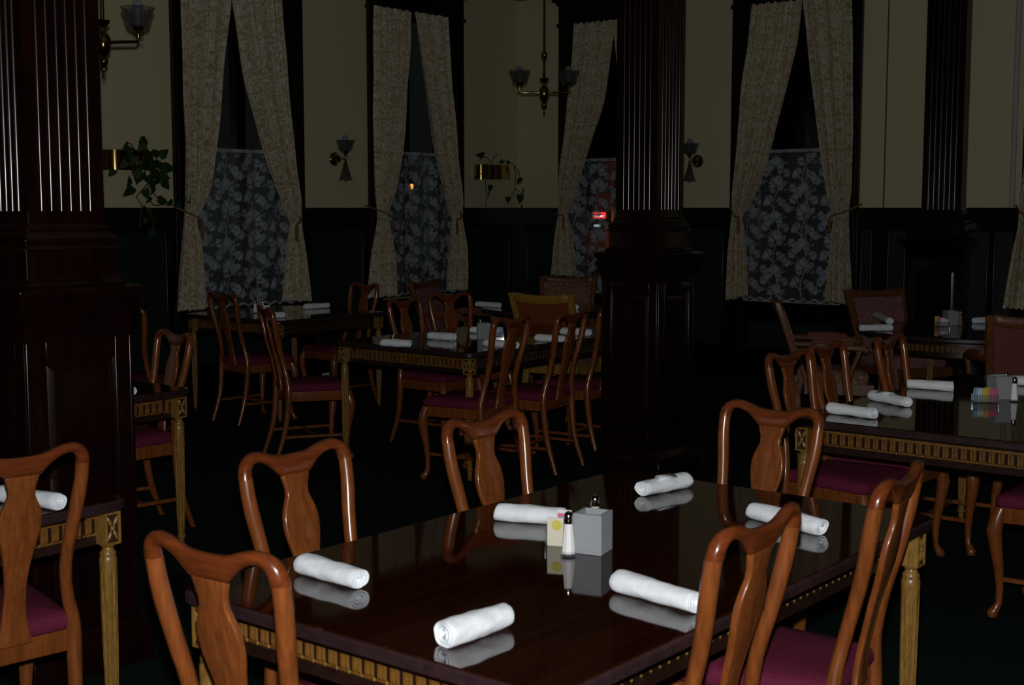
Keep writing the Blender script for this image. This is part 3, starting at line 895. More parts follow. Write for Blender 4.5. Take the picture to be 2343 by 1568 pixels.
def leg_meshes():
    def fl(i, z): return 1.0 - (.20 if (i % 4 in (1, 2)) else 0.0)
    sh = MB().lathe([(.022, .583), (.0248, .577), (.0252, .565), (.0245, .535), (.0235, .44), (.0215, .30), (.0185, .16), (.0155, .085), (.0150, .075)], 40, flute=lambda i, z: fl(i, z) if .085 < z < .53 else 1)
    shaft = sh.mesh('leg', GOLD, True, 30)
    foot = MB().lathe([(.015, .075), (.0195, .070), (.0195, .060), (.014, .054), (.0135, .02), (.011, 0)], 16).mesh('leg_foot', GOLD, True, 40)
    ring = MB().lathe([(.024, .621), (.021, .612), (.0155, .607), (.017, .601), (.023, .594), (.0235, .588), (.0225, .583)], 16).mesh('leg_ring', GOLD, True, 40)
    a, z0, z1 = .025, .618, .712
    bk = MB().box(-a, a, -a, a, z0, z1)
    block = bk.mesh('corner_block', GOLD)
    # carved face looking to -y: border, dark recess, four petals and a boss
    fr = MB(); w = .0065; f0, f1 = -a-.004, -a
    fr.box(-a, -a+w, f0, f1, z0, z1).box(a-w, a, f0, f1, z0, z1).box(-a+w, a-w, f0, f1, z0, z0+w).box(-a+w, a-w, f0, f1, z1-w, z1)
    zc = (z0+z1)/2
    for sx in (-1, 1):
        for sz in (-1, 1):
            p0 = Vector((sx*.003, -a-.001, zc+sz*.005)); p1 = Vector((sx*.016, -a-.001, zc+sz*.034))
            fr.tube([p0, p0.lerp(p1, .35), p0.lerp(p1, .75), p1], [.0015, .0058, .0048, .0012], 6)
    fr.lathe([(.007, -a-.0005), (.0065, -a-.005), (.003, -a-.007)], 10, (0, 0, zc), 'y')
    face = fr.mesh('rosette', GOLD)
    dk = MB().box(-a+w, a-w, -a-.0006, -a, z0+w, z1-w).mesh('carved_ground', WASH)
    return shaft, ring, block, face, dk, foot
LEGM = leg_meshes()
def add_leg(t, x, y, rots):
    l = link('leg', LEGM[0], t); l.location = (x, y, 0)
    link('leg_ring', LEGM[1], l); link('corner_block', LEGM[2], l); link('leg_foot', LEGM[5], l)
    for rz in rots:
        for me, nm in ((LEGM[3], 'rosette'), (LEGM[4], 'carved_ground')):
            o = link(nm, me, l); o.rotation_euler = (0, 0, rz)
def table(x0, x1, y0, y1, label, single_ribs, rad=.055):
    L, W = x1-x0, y1-y0
    t = thing('dining_table', label, 'table', ((x0+x1)/2, (y0+y1)/2, 0), 0, 'dining tables')
    o = rrect(L, W, rad)
    MB().stack([[(x, y, .745) for x, y in shrink(o, .005)], [(x, y, .75) for x, y in shrink(o, .006)]]).obj('tabletop', TOP, t)
    MB().stack([[(x, y, .712) for x, y in shrink(o, .020)], [(x, y, .717) for x, y in shrink(o, .006)], [(x, y, .722) for x, y in o], [(x, y, .741) for x, y in o], [(x, y, .7465) for x, y in shrink(o, .0045)]]).obj('edge_band', EDGE, t, True, 30)
    hx, hy = L/2-.052, W/2-.052
    longx = L > W       # only the short ends are gilded
    # apron boards, gilded borders above and below the flutes, and the lower moulding; set back further on the long sides
    ax, ay = (L/2-.080, W/2-.108) if L > W else (L/2-.108, W/2-.080)
    e = .024
    for nm, mt, z0, z1, out in (('apron', APR, .630, .712, 0), ('apron_border', GOLDD, .690, .702, .003), ('apron_border', GOLDD, .641, .6455, .002), ('apron_moulding', APR, .615, .641, .010)):
        for side, bxx in enumerate(((-hx+e, hx-e, -ay-out, -ay+.012), (-hx+e, hx-e, ay-.012, ay+out), (-ax-out, -ax+.012, -hy+e, hy-e), (ax-.012, ax+out, -hy+e, hy-e))):
            MB().box(*bxx, z0, z1).obj(nm, DRIB if mt is GOLDD and (side < 2) == longx else mt, t)
    zc = .668
    sides = [((0, -ay), 0, 2*hx-.056), ((ax, 0), pi/2, 2*hy-.056), ((0, ay), pi, 2*hx-.056), ((-ax, 0), -pi/2, 2*hy-.056)]
    jm, jd, bead = MB(), MB(), MB()
    for sk_, ((cx, cy), a, ln) in enumerate(sides):
        dark = (sk_ % 2 == 0) == longx
        n = int(ln/PITCH); p = ln/n
        for i in range(n):
            q = -ln/2 + p*(i+.5)
            x, y = cx + cos(a)*q, cy + sin(a)*q
            if single_ribs:
                r_ = link('apron_rib', RIBMED if dark else RIBME, t); r_.location = (x, y, zc); r_.rotation_euler = (0, 0, a)
            else:
                rib_mb(jd if dark else jm, Matrix.Translation((x, y, zc)) @ Matrix.Rotation(a, 4, 'Z'))
            q2 = q + p/2
            bx_, by_ = cx + cos(a)*q2 + sin(a)*.006, cy + sin(a)*q2 - cos(a)*.006
            bead.lathe([(.0005, .6405), (.0030, .643), (.0030, .647), (.0005, .6495)], 6, (bx_, by_, 0))
    if not single_ribs:
        jm.obj('apron_ribs', GOLDD, t)['kind'] = 'stuff'; jd.obj('apron_ribs', DRIB, t)['kind'] = 'stuff'
    bead.obj('apron_beads', GOLD, t, True)['kind'] = 'stuff'
    for sx in (-1, 1):
        for sy in (-1, 1):
            add_leg(t, sx*hx, sy*hy, [0 if sy < 0 else pi, pi/2 if sx > 0 else -pi/2])
    return t
def round_table(cx, cy, R, label):
    t = thing('round_table', label, 'table', (cx, cy, 0), 0, 'dining tables')
    o = circ(R, 56)
    MB().stack([[(x, y, .745) for x, y in circ(R-.005, 56)], [(x, y, .75) for x, y in circ(R-.006, 56)]]).obj('tabletop', TOP, t)
    MB().stack([[(x, y, z) for x, y in circ(R-d, 56)] for d, z in ((.02,.712),(.006,.717),(0,.722),(0,.741),(.0045,.7465))]).obj('edge_band', EDGE, t, True, 30)
    ra = R-.09
    MB().stack([[(x, y, z) for x, y in circ(r_, 56)] for r_, z in ((ra, .630), (ra, .712))]).obj('apron', APR, t, True)
    MB().stack([[(x, y, z) for x, y in circ(r_, 56)] for r_, z in ((ra+.010, .615), (ra+.010, .641))]).obj('apron_moulding', APR, t, True)
    n = int(2*pi*ra/PITCH); jm = MB()
    for i in range(n):
        a = 2*pi*i/n
        rib_mb(jm, Matrix.Translation((ra*cos(a), ra*sin(a), .668)) @ Matrix.Rotation(a+pi/2, 4, 'Z'))
    jm.obj('apron_ribs', GOLDD, t)['kind'] = 'stuff'
    for k in range(4):
        a = pi/4 + k*pi/2
        add_leg(t, (ra-.025)*cos(a), (ra-.025)*sin(a), [])
    return t
table(1.735, 3.442, 1.316, 2.348, 'large polished mahogany table in the foreground with six napkin rolls', True)
table(4.715, 6.55, 1.31, 2.425, 'long dark table at the right with a gilded fluted apron and coloured sugar packets', True)
table(5.70, 7.42, 4.92, 6.05, 'dark table in the centre background with a row of napkin rolls', False)
table(6.45, 7.59, 7.42, 8.52, 'small dark table below the first window with two shakers', False)
table(2.76, 3.78, 4.93, 6.64, 'dark table half hidden behind the left column, its gilded leg showing', True)
table(1.20, 2.222, 3.19, 4.89, 'table cut off at the left edge in front of the left column', True)
round_table(8.78, 6.68, .59, 'round table in the far corner under the two-armed chandelier')
round_table(8.96, 3.27, .71, 'round table in front of the pilaster at the far right')

# ------------------------------------------------------------------ chairs
chair(1.805, 1.961, -86.4, 'dining chair with its back to the camera at the left end of the foreground table')
chair(2.278, 2.275, 180.4, 'dining chair facing the camera beyond the foreground table, behind the leftmost napkin roll')
chair(2.985, 2.239, 179.4, 'dining chair facing the camera beyond the foreground table, behind the frosted holder')
chair(3.425, 1.985, 85.1, 'dining chair at the far end of the foreground table, before the right table')
chair(2.332, 1.548, 2.0, 'large dining chair at the bottom right, its back overlapping two napkin rolls')
chair(2.912, 1.508, 8.0, 'dining chair seen nearly edge-on at the lower right beside a gilded table leg')
chair(1.847, 3.361, -7.0, 'dining chair at the bottom left corner, cut off by the picture edge')
chair(5.15, 2.37, 177, 'dining chair left of the right table, nearest to the foreground chair')
chair(5.62, 2.41, 181, 'middle of the three dining chairs along the left side of the right table')
chair(6.12, 2.32, 183, 'farthest of the three dining chairs along the left side of the right table')
chair(5.27, 1.52, 0, 'dining chair tucked under the right side of the right table, its curved front legs showing')
chair(5.80, 1.51, 0, 'dining chair behind the one with curved front legs, under the right table')
chair(5.74, 6.29, -118, 'dining chair turned sideways by the left corner of the centre table')
chair(7.13, 6.15, 163, 'dining chair with a lit splat beyond the centre table, under the second window')
chair(6.60, 5.98, 186, 'shadowy dining chair beyond the centre table, left of the one with a lit splat')
chair(5.836, 5.03, 4.3, 'dining chair in front of the centre table, left of the pair by the middle column')
chair(6.317, 4.97, 7.6, 'dining chair in front of the centre table, just left of the middle column')
chair(6.86, 5.02, 3, 'dining chair half hidden by the middle column at the centre table')
chair(6.46, 7.68, -96, 'dining chair at the left end of the table below the first window')
chair(7.42, 7.82, 84, 'dining chair at the right end of the table below the first window')
chair(3.80, 5.52, 80, 'dining chair at the right end of the table behind the left column')
chair(3.86, 6.14, 86, 'dining chair seen through the gap just right of the left column')
chair(5.12, 7.24, -60, 'lone dining chair near the green wall panel beyond the left column')

# ------------------------------------------------------------------ armchairs
def armchair(x, y, deg, label, frame, backm, frontm, seatm, padm):
    r = thing('upholstered_armchair', label, 'armchair', (x, y, 0), radians(deg), 'upholstered armchairs')
    def yk(z): return -.22 - .17*max(0, z-.45)/.5
    def xw(z): return .205 + .045*max(0, z-.42)/.53
    for s in (-1, 1):
        zz = [.0, .2, .42, .6, .8, .945]
        rings = []
        for z in zz:
            cx_, cy_ = s*xw(z), (yk(z) if z > .42 else -.22 - .10*(.42-z)/.42)
            a, b = .023, .020
            rings.append([(cx_-a, cy_-b, z), (cx_+a, cy_-b, z), (cx_+a, cy_+b, z), (cx_-a, cy_+b, z)])
        link('back_post', bevel_mesh(MB().stack(rings).mesh('back_post', frame), .005, 2), r)
    # crest rail, slightly dished
    rings = []
    for i in range(11):
        u = -1+.2*i; xx = u*(xw(.93)-.02); dz = -.018*(1-u*u); yy = yk(.92)-.012*(1-u*u)
        rings.append([(xx, yy-.018, .885+dz), (xx, yy+.018, .885+dz), (xx, yy+.014, .950+dz), (xx, yy-.022, .950+dz)])
    link('crest_rail', bevel_mesh(MB().stack(rings).mesh('crest_rail', frame), .004, 1), r)
    def padp(name, off, th, mat):
        rings = []
        for z in (.47, .60, .72, .84, .888):
            h = xw(z)-.022; y0 = yk(z)+off
            rings.append([(-h, y0, z), (h, y0, z), (h, y0+th, z), (0, y0+th*1.3, z), (-h, y0+th, z)])
        MB().stack(rings).obj(name, mat, r, True, 50)
    padp('outer_back', -.012, .012, backm)
    padp('back_cushion', .002, .030, frontm)
    MB().box(-xw(.45)+.02, xw(.45)-.02, yk(.46)-.016, yk(.46)+.016, .43, .475).obj('lower_back_rail', frame, r)
    # seat
    sf = MB().stack([[(-.215, -.20, z), (.215, -.20, z), (.245, .25, z), (-.245, .25, z)] for z in (.33, .40)])
    sf.obj('seat_frame', frame, r)
    rr = []
    for sc, z in ((.98, .40), (1.01, .42), (1.01, .455), (.95, .48), (.6, .492), (.2, .494)):
        rr.append([(x_*sc, (y_-.025)*sc+.025, z) for x_, y_ in rrect(.46, .44, .04, 3)])
    MB().stack(rr).obj('seat_cushion', seatm, r, True, 60)
    for s in (-1, 1):
        MB().tube([(s*.232, .225, .34), (s*.232, .228, .2), (s*.230, .23, 0)], [.028, .022, .016], 8).obj('front_leg', frame, r, True)
        ap = [(s*.262, .08, .40), (s*.268, .10, .50), (s*.275, .14, .60), (s*.275, .15, .645)]
        MB().tube(ap, [.021, .018, .018, .022], 8).obj('arm_support', frame, r, True)
        MB().tube([(s*.225, yk(.66), .67), (s*.255, -.14, .668), (s*.276, .02, .655), (s*.280, .17, .650), (s*.282, .20, .630)], [.018, .021, .022, .026, .022], 8).obj('arm', frame, r, True)
        MB().tube([(s*.252, -.16, .688), (s*.272, -.02, .684), (s*.278, .11, .677)], [.018, .026, .018], 8).obj('arm_pad', padm, r, True)
    return r
def fdeg(dx, dy): return math.degrees(math.atan2(dy, dx)) - 90
armchair(8.10, 6.035, fdeg(1, .15), 'armchair with honey-coloured frame and plain rust back at the round corner table', AGOLD, APLAIN, APAT, APAT, APLAIN)
armchair(9.56, 7.17, fdeg(-.89, -.46), 'armchair with patterned beige back facing the room below the third window', AFRAME, APLAIN, APAT, APAT, APLAIN)
armchair(8.55, 7.45, fdeg(.28, -.96), 'armchair seen from the side at the round corner table, below the second window', AFRAME, APLAIN, APATR, APATR, AROSE)
armchair(8.39, 3.98, fdeg(.50, -.87), 'armchair seen from the side at the far right round table, rose arm pads', AFRAME, APLAIN, APATR, APAT, AROSE)
armchair(9.575, 3.97, fdeg(-.50, -.87), 'armchair with patterned rose back beyond the far right round table', AFRAME, AROSE, APATR, APATR, AROSE)
armchair(8.254, 2.69, fdeg(.87, .49), 'armchair with plain rose back at the right edge, turned away from the camera', AFRAME, AROSE, APATR, APATR, APLAIN)

# =================================================================== NAPKIN ROLLS
def napkin(p0, p1, label, rad=.024, flap=None, zt=.75):
    a = at_z(p0[0], p0[1], zt+rad*.9); b = at_z(p1[0], p1[1], zt+rad*.9)
    a.z = b.z = 0
    c = (a+b)/2; d = b-a; ln = d.length
    ang = math.atan2(d.y, d.x)
    r = thing('napkin_roll', label, 'napkin', (c.x, c.y, zt), ang, 'rolled white napkins')
    rnd = random.Random(label)
    n, m = 28, 20; mb = MB()
    ph = [rnd.uniform(0, 6.28) for _ in range(6)]
    hgt, wid = rad*.92, rad*1.08
    rings = []
    for k in range(m+1):
        t = k/m; x = -ln/2 + ln*t
        sk = 1 + .07*sin(3.1*t+ph[0]) - .05*math.exp(-((t-.5)/.12)**2)*sin(ph[5])
        endr = 1 - .035*(max(0, abs(t-.5)-.46)/.04)**2
        ring = []
        for i in range(n):
            th = 2*pi*i/n
            wr = 1 + .022*sin(5*th+9*t+ph[1]) + .020*sin(3*th-14*t+ph[2]) + .012*sin(8*th+22*t+ph[3])
            # overlapping outer layer: a step that spirals slightly along the roll
            st_ = (th - .9 - .9*t + ph[4]) % (2*pi)
            wr += .055*(1-st_/(2*pi))
            q = sk*endr*wr
            y_, z_ = wid*cos(th)*q, hgt + hgt*sin(th)*q
            ring.append((x + .004*sin(th+ph[0])*(1 if t in (0, 1) else 0), y_, max(.0005, z_)))
        rings.append(ring)
    # spiral-rolled ends: nested rings stepping in and out
    def cap(ring, sgn):
        cx = sum(p[0] for p in ring)/n; out = []
        for sc, dx in ((.97, .0012), (.86, .0), (.80, -.005), (.72, .001), (.56, .0), (.50, -.006), (.36, .0), (.10, -.004)):
            out.append([(p[0]+sgn*dx, p[1]*sc, hgt+(p[2]-hgt)*sc) for p in ring])
        return out
    full = list(reversed(cap(rings[0], -1))) + rings + cap(rings[-1], 1)
    mb.stack(full)
    mb.obj('roll', NAPK, r, True, 40)
    if flap is not None:
        # loose pointed corner wrapped over the roll
        t0, side = flap; fm = MB(); vs = []; ns = 9
        for k in range(ns):
            th = pi*(.75 - 1.02*k/(ns-1)) if side < 0 else pi*(.25 + 1.02*k/(ns-1))
            wv = .075*(1-k/(ns-1))**.8 + .002
            x = -ln/2 + ln*t0 + .028*(k/(ns-1)-.5)
            rr_ = 1.16
            for e in (-1, 1):
                vs.append((x+e*wv/2, wid*rr_*cos(th), max(.002, hgt+hgt*rr_*sin(th))))
        fm.add(vs, [(2*i, 2*i+2, 2*i+3, 2*i+1) for i in range(ns-1)])
        o = fm.obj('loose_corner', NAPK, r, True, 60)
        sm = o.modifiers.new('cloth_thickness', 'SOLIDIFY'); sm.thickness = .002
    return r
napkin((695,1290), (822,1326), 'white napkin roll near the left end of the foreground table', .0245)
napkin((1015,1453), (1158,1407), 'white napkin roll nearest the camera on the foreground table', .026)
napkin((1139,1172), (1288,1182), 'white napkin roll on the foreground table partly behind the cream sugar packet', .024)
napkin((1469,1119), (1568,1098), 'white napkin roll with a loose pointed corner at the far side of the foreground table', .0245, (.55, -1))
napkin((1418,1330), (1594,1380), 'white napkin roll touching the big chair back on the foreground table', .0245)
napkin((1722,1168), (1880,1207), 'white napkin roll seen through the back of the bottom right chair', .0235)
napkin((1900,934), (2000,947), 'nearest white napkin roll at the left end of the right table', .0245)
napkin((1998,905), (2076,921), 'white napkin roll with a pointed end, second along the right table', .024, (.42, -1))
napkin((2077,878), (2181,885), 'third white napkin roll along the right table, in front of the farthest chair', .024)
napkin((2318,871), (2410,876), 'white napkin roll cut by the right edge behind the salt shaker', .024)
napkin((875,784), (937,787), 'leftmost white napkin roll on the centre table', .0235)
napkin((982,768), (1039,772), 'second white napkin roll from the left on the centre table', .026)
napkin((1077,755), (1148,757), 'white napkin roll behind the frosted holder on the centre table', .023)
napkin((1112,785), (1182,791), 'white napkin roll at the near edge of the centre table behind a chair post', .0235)
napkin((1229,773), (1287,776), 'white napkin roll on the centre table between two chair backs', .024)
napkin((1286,758), (1349,762), 'rightmost white napkin roll on the centre table', .025)
napkin((612,723), (648,721), 'small white napkin roll beside the shakers below the first window', .024)
napkin((697,702), (752,699), 'white napkin roll at the right of the table below the first window', .024)
napkin((1091,696), (1143,699), 'white napkin roll on the round corner table, left side', .024)
napkin((1296,699), (1318,703), 'end of a white napkin roll right of the rust-backed armchair', .024)
napkin((1969,751), (2039,750), 'long white napkin roll at the front of the far right round table', .025)
napkin((2005,721), (2036,735), 'short-looking white napkin roll before the patterned rose chair', .026)
napkin((2229,734), (2300,732), 'white napkin roll left of the rose-backed armchair at the right edge', .024)
napkin((236,888), (302,896), 'rounded end of a napkin roll just right of the left column', .024)
napkin((10,1130), (134,1149), 'white napkin roll behind the bottom left chair', .026)

# =================================================================== TABLE SETTINGS
def shaker(x, y, label, contents=SALT, z=.75):
    r = thing('salt_shaker', label, 'shaker', (x, y, z), .3, 'glass shakers with chrome caps')
    MB().lathe([(.0, .0), (.0205, .0), (.0215, .003), (.019, .008), (.0168, .012)], 8).obj('glass_foot', CLEAR, r, True, 20)
    MB().lathe([(.0165, .006), (.0150, .025), (.0120, .055), (.0102, .075), (.0102, .080)], 8).obj('filled_body', contents, r)
    MB().lathe([(.0105, .078), (.0112, .080), (.0112, .090), (.0106, .097), (.0085, .103), (.0045, .1065), (.0008, .108)], 14).obj('metal_cap', CHROME, r, True, 50)
    return r
def holder(x, y, label, rot, side=.074, h=.098, z=.75):
    r = thing('frosted_holder', label, 'holder', (x, y, z), rot, 'frosted ribbed holders')
    hs = side/2; n = 16; rings = []
    for k in range(n):
        z0 = h*k/n; dz = h/n
        for d, q in ((0, .12), (.0012, .5), (0, .88)):
            a = hs + d - .0012
            rings.append([(-a, -a, z0+dz*q), (a, -a, z0+dz*q), (a, a, z0+dz*q), (-a, a, z0+dz*q)])
    a = hs-.008
    rings.append([(-a, -a, h), (a, -a, h), (a, a, h), (-a, a, h)])
    rings.append([(-a, -a, h*.35), (a, -a, h*.35), (a, a, h*.35), (-a, a, h*.35)])
    MB().stack(rings).obj('ribbed_body', FROST, r)
    MB().lathe([(.019, h*.36), (.019, h*.55), (.016, h*.57)], 14).obj('tea_light', PAPER_W, r, True, 40)
    return r
def packet(x, y, z, rot, mat, label, w_=.034, h=.058, mark=None):
    r = thing('sugar_packet', label, 'sugar packet', (x, y, z), rot, 'paper sugar packets')
    prof = [[(-w_/2, -.0010, 0), (w_/2, -.0010, 0), (w_/2, .0010, 0), (-w_/2, .0010, 0)], [(-w_/2, -.0028, h*.25), (w_/2, -.0028, h*.25), (w_/2, .0028, h*.25), (-w_/2, .0028, h*.25)],
            [(-w_/2, -.0026, h*.75), (w_/2, -.0026, h*.75), (w_/2, .0026, h*.75), (-w_/2, .0026, h*.75)], [(-w_/2, -.0008, h), (w_/2, -.0008, h), (w_/2, .0008, h), (-w_/2, .0008, h)]]
    MB().stack(prof).obj('paper_sleeve', mat, r, True, 40)
    if mark:
        MB().lathe([(.0128, -.0034), (.0122, -.0040)], 20, (.004, 0, h*.74), 'y').obj('printed_disc', mark, r)
    return r
def caddy(x, y, rot, label, w_=.085, d=.05, h=.035, z=.75):
    r = thing('sugar_caddy', label, 'caddy', (x, y, z), rot, 'glass sugar caddies')
    MB().box(-w_/2, w_/2, -d/2, d/2, 0, .005).obj('base', CLEAR, r)
    for b in ((-w_/2, w_/2, -d/2, -d/2+.003), (-w_/2, w_/2, d/2-.003, d/2), (-w_/2, -w_/2+.003, -d/2+.003, d/2-.003), (w_/2-.003, w_/2, -d/2+.003, d/2-.003)):
        MB().box(*b, .005, h).obj('glass_side', CLEAR, r)
    return r
VROT = AZ - pi/2          # facing the photographer
def local(x, y, rot, dx, dy): return (x + cos(rot)*dx - sin(rot)*dy, y + sin(rot)*dx + cos(rot)*dy)
# foreground table
shaker(2.487, 1.842, 'glass salt shaker with a chrome cap in the middle of the foreground table')
q = at_z(1356, 1262, .75); holder(q.x, q.y, 'frosted ribbed square holder on the foreground table', radians(14))
q = at_z(1361, 1228, .75); shaker(q.x, q.y, 'shaker behind the frosted holder on the foreground table, only its cap showing', PAPER_C)
q = at_z(1285, 1242, .75); rr_ = VROT - .25
caddy(q.x, q.y, rr_, 'glass sugar caddy hidden behind the salt shaker on the foreground table', .07, .062)
fx_ = local(q.x, q.y, rr_, -.008, -.034)
packet(fx_[0], fx_[1], .75, rr_, PAPER_C, 'cream packet with a yellow disc leaning beside the salt shaker on the foreground table', .040, .070, PAPER_Y)
for i, (mt, nm) in enumerate(((PAPER_B, 'blue'), (PAPER_P, 'pink'), (PAPER_W, 'white'))):
    c_ = local(q.x, q.y, rr_, .012-.004*i, -.012+.013*i)
    packet(c_[0], c_[1], .755, rr_, mt, nm + ' sugar packet behind the salt shaker on the foreground table', .036, .062+.006*i)
# right table
q = at_z(2253, 921, .75); caddy(q.x, q.y, VROT-.1, 'glass caddy full of coloured sugar packets on the right table', .10, .055)
for i, (mt, nm) in enumerate(((PAPER_B, 'first blue'), (PAPER_B, 'second blue'), (PAPER_W, 'first white'), (PAPER_C, 'cream'), (PAPER_Y, 'first yellow'), (PAPER_Y, 'second yellow'), (PAPER_P, 'first pink'), (PAPER_P, 'second pink'))):
    c_ = local(q.x, q.y, VROT-.1, -.040+.0115*i, -.008+.004*(i % 3))
    packet(c_[0], c_[1], .755, VROT-.1+.9-.05*i, mt, nm + ' sugar packet from the left in the caddy on the right table', .034, .060-.002*(i % 4))
q = at_z(2288, 912, .75); holder(q.x, q.y, 'frosted ribbed holder beside the coloured packets on the right table', VROT+.15, .085, .10)
q = at_z(2320, 919, .75); shaker(q.x, q.y, 'salt shaker on the right table beside the coloured packets')
q = at_z(2300, 905, .75); shaker(q.x, q.y, 'shaker hidden behind the frosted holder on the right table', PAPER_C)
# centre table
q = at_z(1107, 775, .75); holder(q.x, q.y, 'frosted ribbed holder on the centre table', VROT+.1, .085, .098)
q = at_z(1141, 771, .75); caddy(q.x, q.y, VROT, 'glass caddy of packets on the centre table, behind a chair post', .07, .05)
for i, (mt, nm) in enumerate(((PAPER_W, 'white'), (PAPER_B, 'blue'))):
    c_ = local(q.x, q.y, VROT, -.014+.028*i, 0)
    packet(c_[0], c_[1], .755, VROT, mt, nm + ' sugar packet on the centre table', .028, .055)
q = at_z(1107, 768, .75); shaker(q.x, q.y+.03, 'shaker behind the frosted holder on the centre table', PAPER_C)
# table below the first window
q = at_z(584, 717, .75); shaker(q.x, q.y, 'left salt shaker on the table below the first window')
q = at_z(601, 711, .75); shaker(q.x, q.y, 'right shaker on the table below the first window', PAPER_C)
q = at_z(611, 713, .75); packet(q.x, q.y, .75, VROT, PAPER_W, 'white packet beside the shakers below the first window', .045, .05)
# far right round table
q = at_z(2155, 747, .75); caddy(q.x, q.y, VROT, 'glass caddy of packets on the far right round table', .09, .055)
for i, (mt, nm) in enumerate(((PAPER_Y, 'yellow'), (PAPER_P, 'pink'), (PAPER_W, 'front white'), (PAPER_W, 'back white'))):
    c_ = local(q.x, q.y, VROT, -.030+.018*i, .012-.006*i)
    packet(c_[0], c_[1], .755, VROT+.1, mt, nm + ' sugar packet on the far right round table', .034, .064-.006*i)
q = at_z(2176, 744, .75); holder(q.x, q.y, 'frosted holder on the far right round table', VROT+.1, .09, .10)
q = at_z(2197, 746, .75); shaker(q.x, q.y, 'shaker with a shining cap on the far right round table', plain('pepper', (.25, .17, .07), .7))
# left edge table
q = at_z(4, 1100, .75); caddy(q.x, q.y, VROT+.2, 'glass caddy of packets seen through the bottom left chair', .10, .06)
for i, (mt, nm) in enumerate(((PAPER_B, 'blue'), (PAPER_Y, 'yellow'), (PAPER_C, 'cream'), (PAPER_Y, 'second yellow'), (PAPER_P, 'pink'))):
    c_ = local(q.x, q.y, VROT+.2, -.036+.018*i, -.01+.008*(i % 2))
    packet(c_[0], c_[1], .755, VROT+.4, mt, nm + ' sugar packet in the caddy behind the bottom left chair', .034, .058)

# =================================================================== LIGHT FIXTURES
def glass_shade(parent, c, up=True, R=.090, hh=.112, name='glass_shade'):
    s = 1 if up else -1
    mb = MB(); n = 32
    prof = [(.030, 0), (.050, .004), (.060, .014), (.066, .04), (.076, .08), (R, hh), (R-.004, hh), (.072, .08), (.062, .04), (.055, .016), (.028, .006)]
    if not up: prof = [(.028, 0), (.034, .02), (.042, .05), (.052, .085), (.066, .11), (.063, .11), (.049, .085), (.039, .05), (.031, .02), (.026, .003)]
    mb.lathe([(r_, s*z_) for r_, z_ in prof], n, c, flute=lambda i, z: 1.0 + (.035 if i % 2 else -.02)*min(1, abs(z)/.06))
    mb.obj(name, SHADE, parent, False)
    bz = .085 if up else .060
    MB().lathe([(.012, s*.01), (.014, s*.035), (.026, s*(bz)), (.030, s*(bz+.03)), (.024, s*(bz+.05)), (.010, s*(bz+.062)), (.001, s*(bz+.065))], 14, c).obj('bulb', BULB, parent, True, 60)
def chandelier(x, y, zarm, arms, label, ztop=ZC):
    r = thing('gas_style_chandelier', label, 'chandelier', (x, y, zarm), 0, 'two-armed brass chandeliers')
    MB().lathe([(.0105, .12), (.0105, ztop-zarm)], 10).obj('stem', BRASS, r, True)
    MB().lathe([(.002, .275), (.018, .285), (.0265, .305), (.0265, .318), (.018, .335), (.002, .345)], 16).obj('knob', BRASS, r, True, 60)
    MB().lathe([(.004,-.165),(.010,-.16),(.006,-.135),(.012,-.128),(.024,-.112),(.025,-.095),(.014,-.08),(.018,-.07),(.034,-.05),(.042,-.015),(.041,.02),(.028,.045),(.013,.06),(.012,.075),(.018,.085),(.034,.10),(.041,.118),(.030,.120),(.012,.11)], 20).obj('body', BRASS, r, True, 50)
    MB().tube([(.012*cos(a*.7), 0, -.175+.012*sin(a*.7)) for a in range(10)], .003, 5).obj('pull_ring', BRASS, r)
    for a in arms:
        dx, dy = cos(a), sin(a); Lr = .205
        ar = MB().tube([(dx*.035, dy*.035, 0), (dx*(Lr-.012), dy*(Lr-.012), 0), (dx*Lr, dy*Lr, .012), (dx*Lr, dy*Lr, .055)], [.0095, .0085, .0085, .0085], 8).obj('arm', BRASS, r, True, 60)
        MB().lathe([(.009, .045), (.016, .05), (.016, .060), (.030, .066), (.036, .078), (.031, .085)], 16, (dx*Lr, dy*Lr, 0)).obj('gallery', BRASS, ar, True, 50)
        MB().tube([(dx*(Lr+.02)+.008*cos(b*.7)*dx, dy*(Lr+.02)+.008*cos(b*.7)*dy, .012+.008*sin(b*.7)) for b in range(10)], .0022, 5).obj('valve_key', BRASS, ar)
        glass_shade(ar, (dx*Lr, dy*Lr, .072))
    MB().lathe([(.012, ztop-zarm-.05), (.05, ztop-zarm-.03), (.06, ztop-zarm-.001)], 16).obj('ceiling_rose', BRASS, r, True)
    return r
def at_depth(x, y, D):
    d = ray(x, y); return Vector((0, 0, H)) + d*(D/(FW.dot(d)))
p = at_depth(1245, 212, 11.2); chandelier(p.x, p.y, p.z, (-AZ*.0 + math.atan2(RT.y, RT.x), math.atan2(-RT.y, -RT.x)), 'two-armed brass chandelier with glass shades hanging before the far corner')
p = at_depth(236, 97, 7.3); chandelier(p.x, p.y, p.z, (math.atan2(RT.y, RT.x)-.15, math.atan2(-RT.y, -RT.x)-.15), 'brass chandelier at the top left, half hidden by the left column')
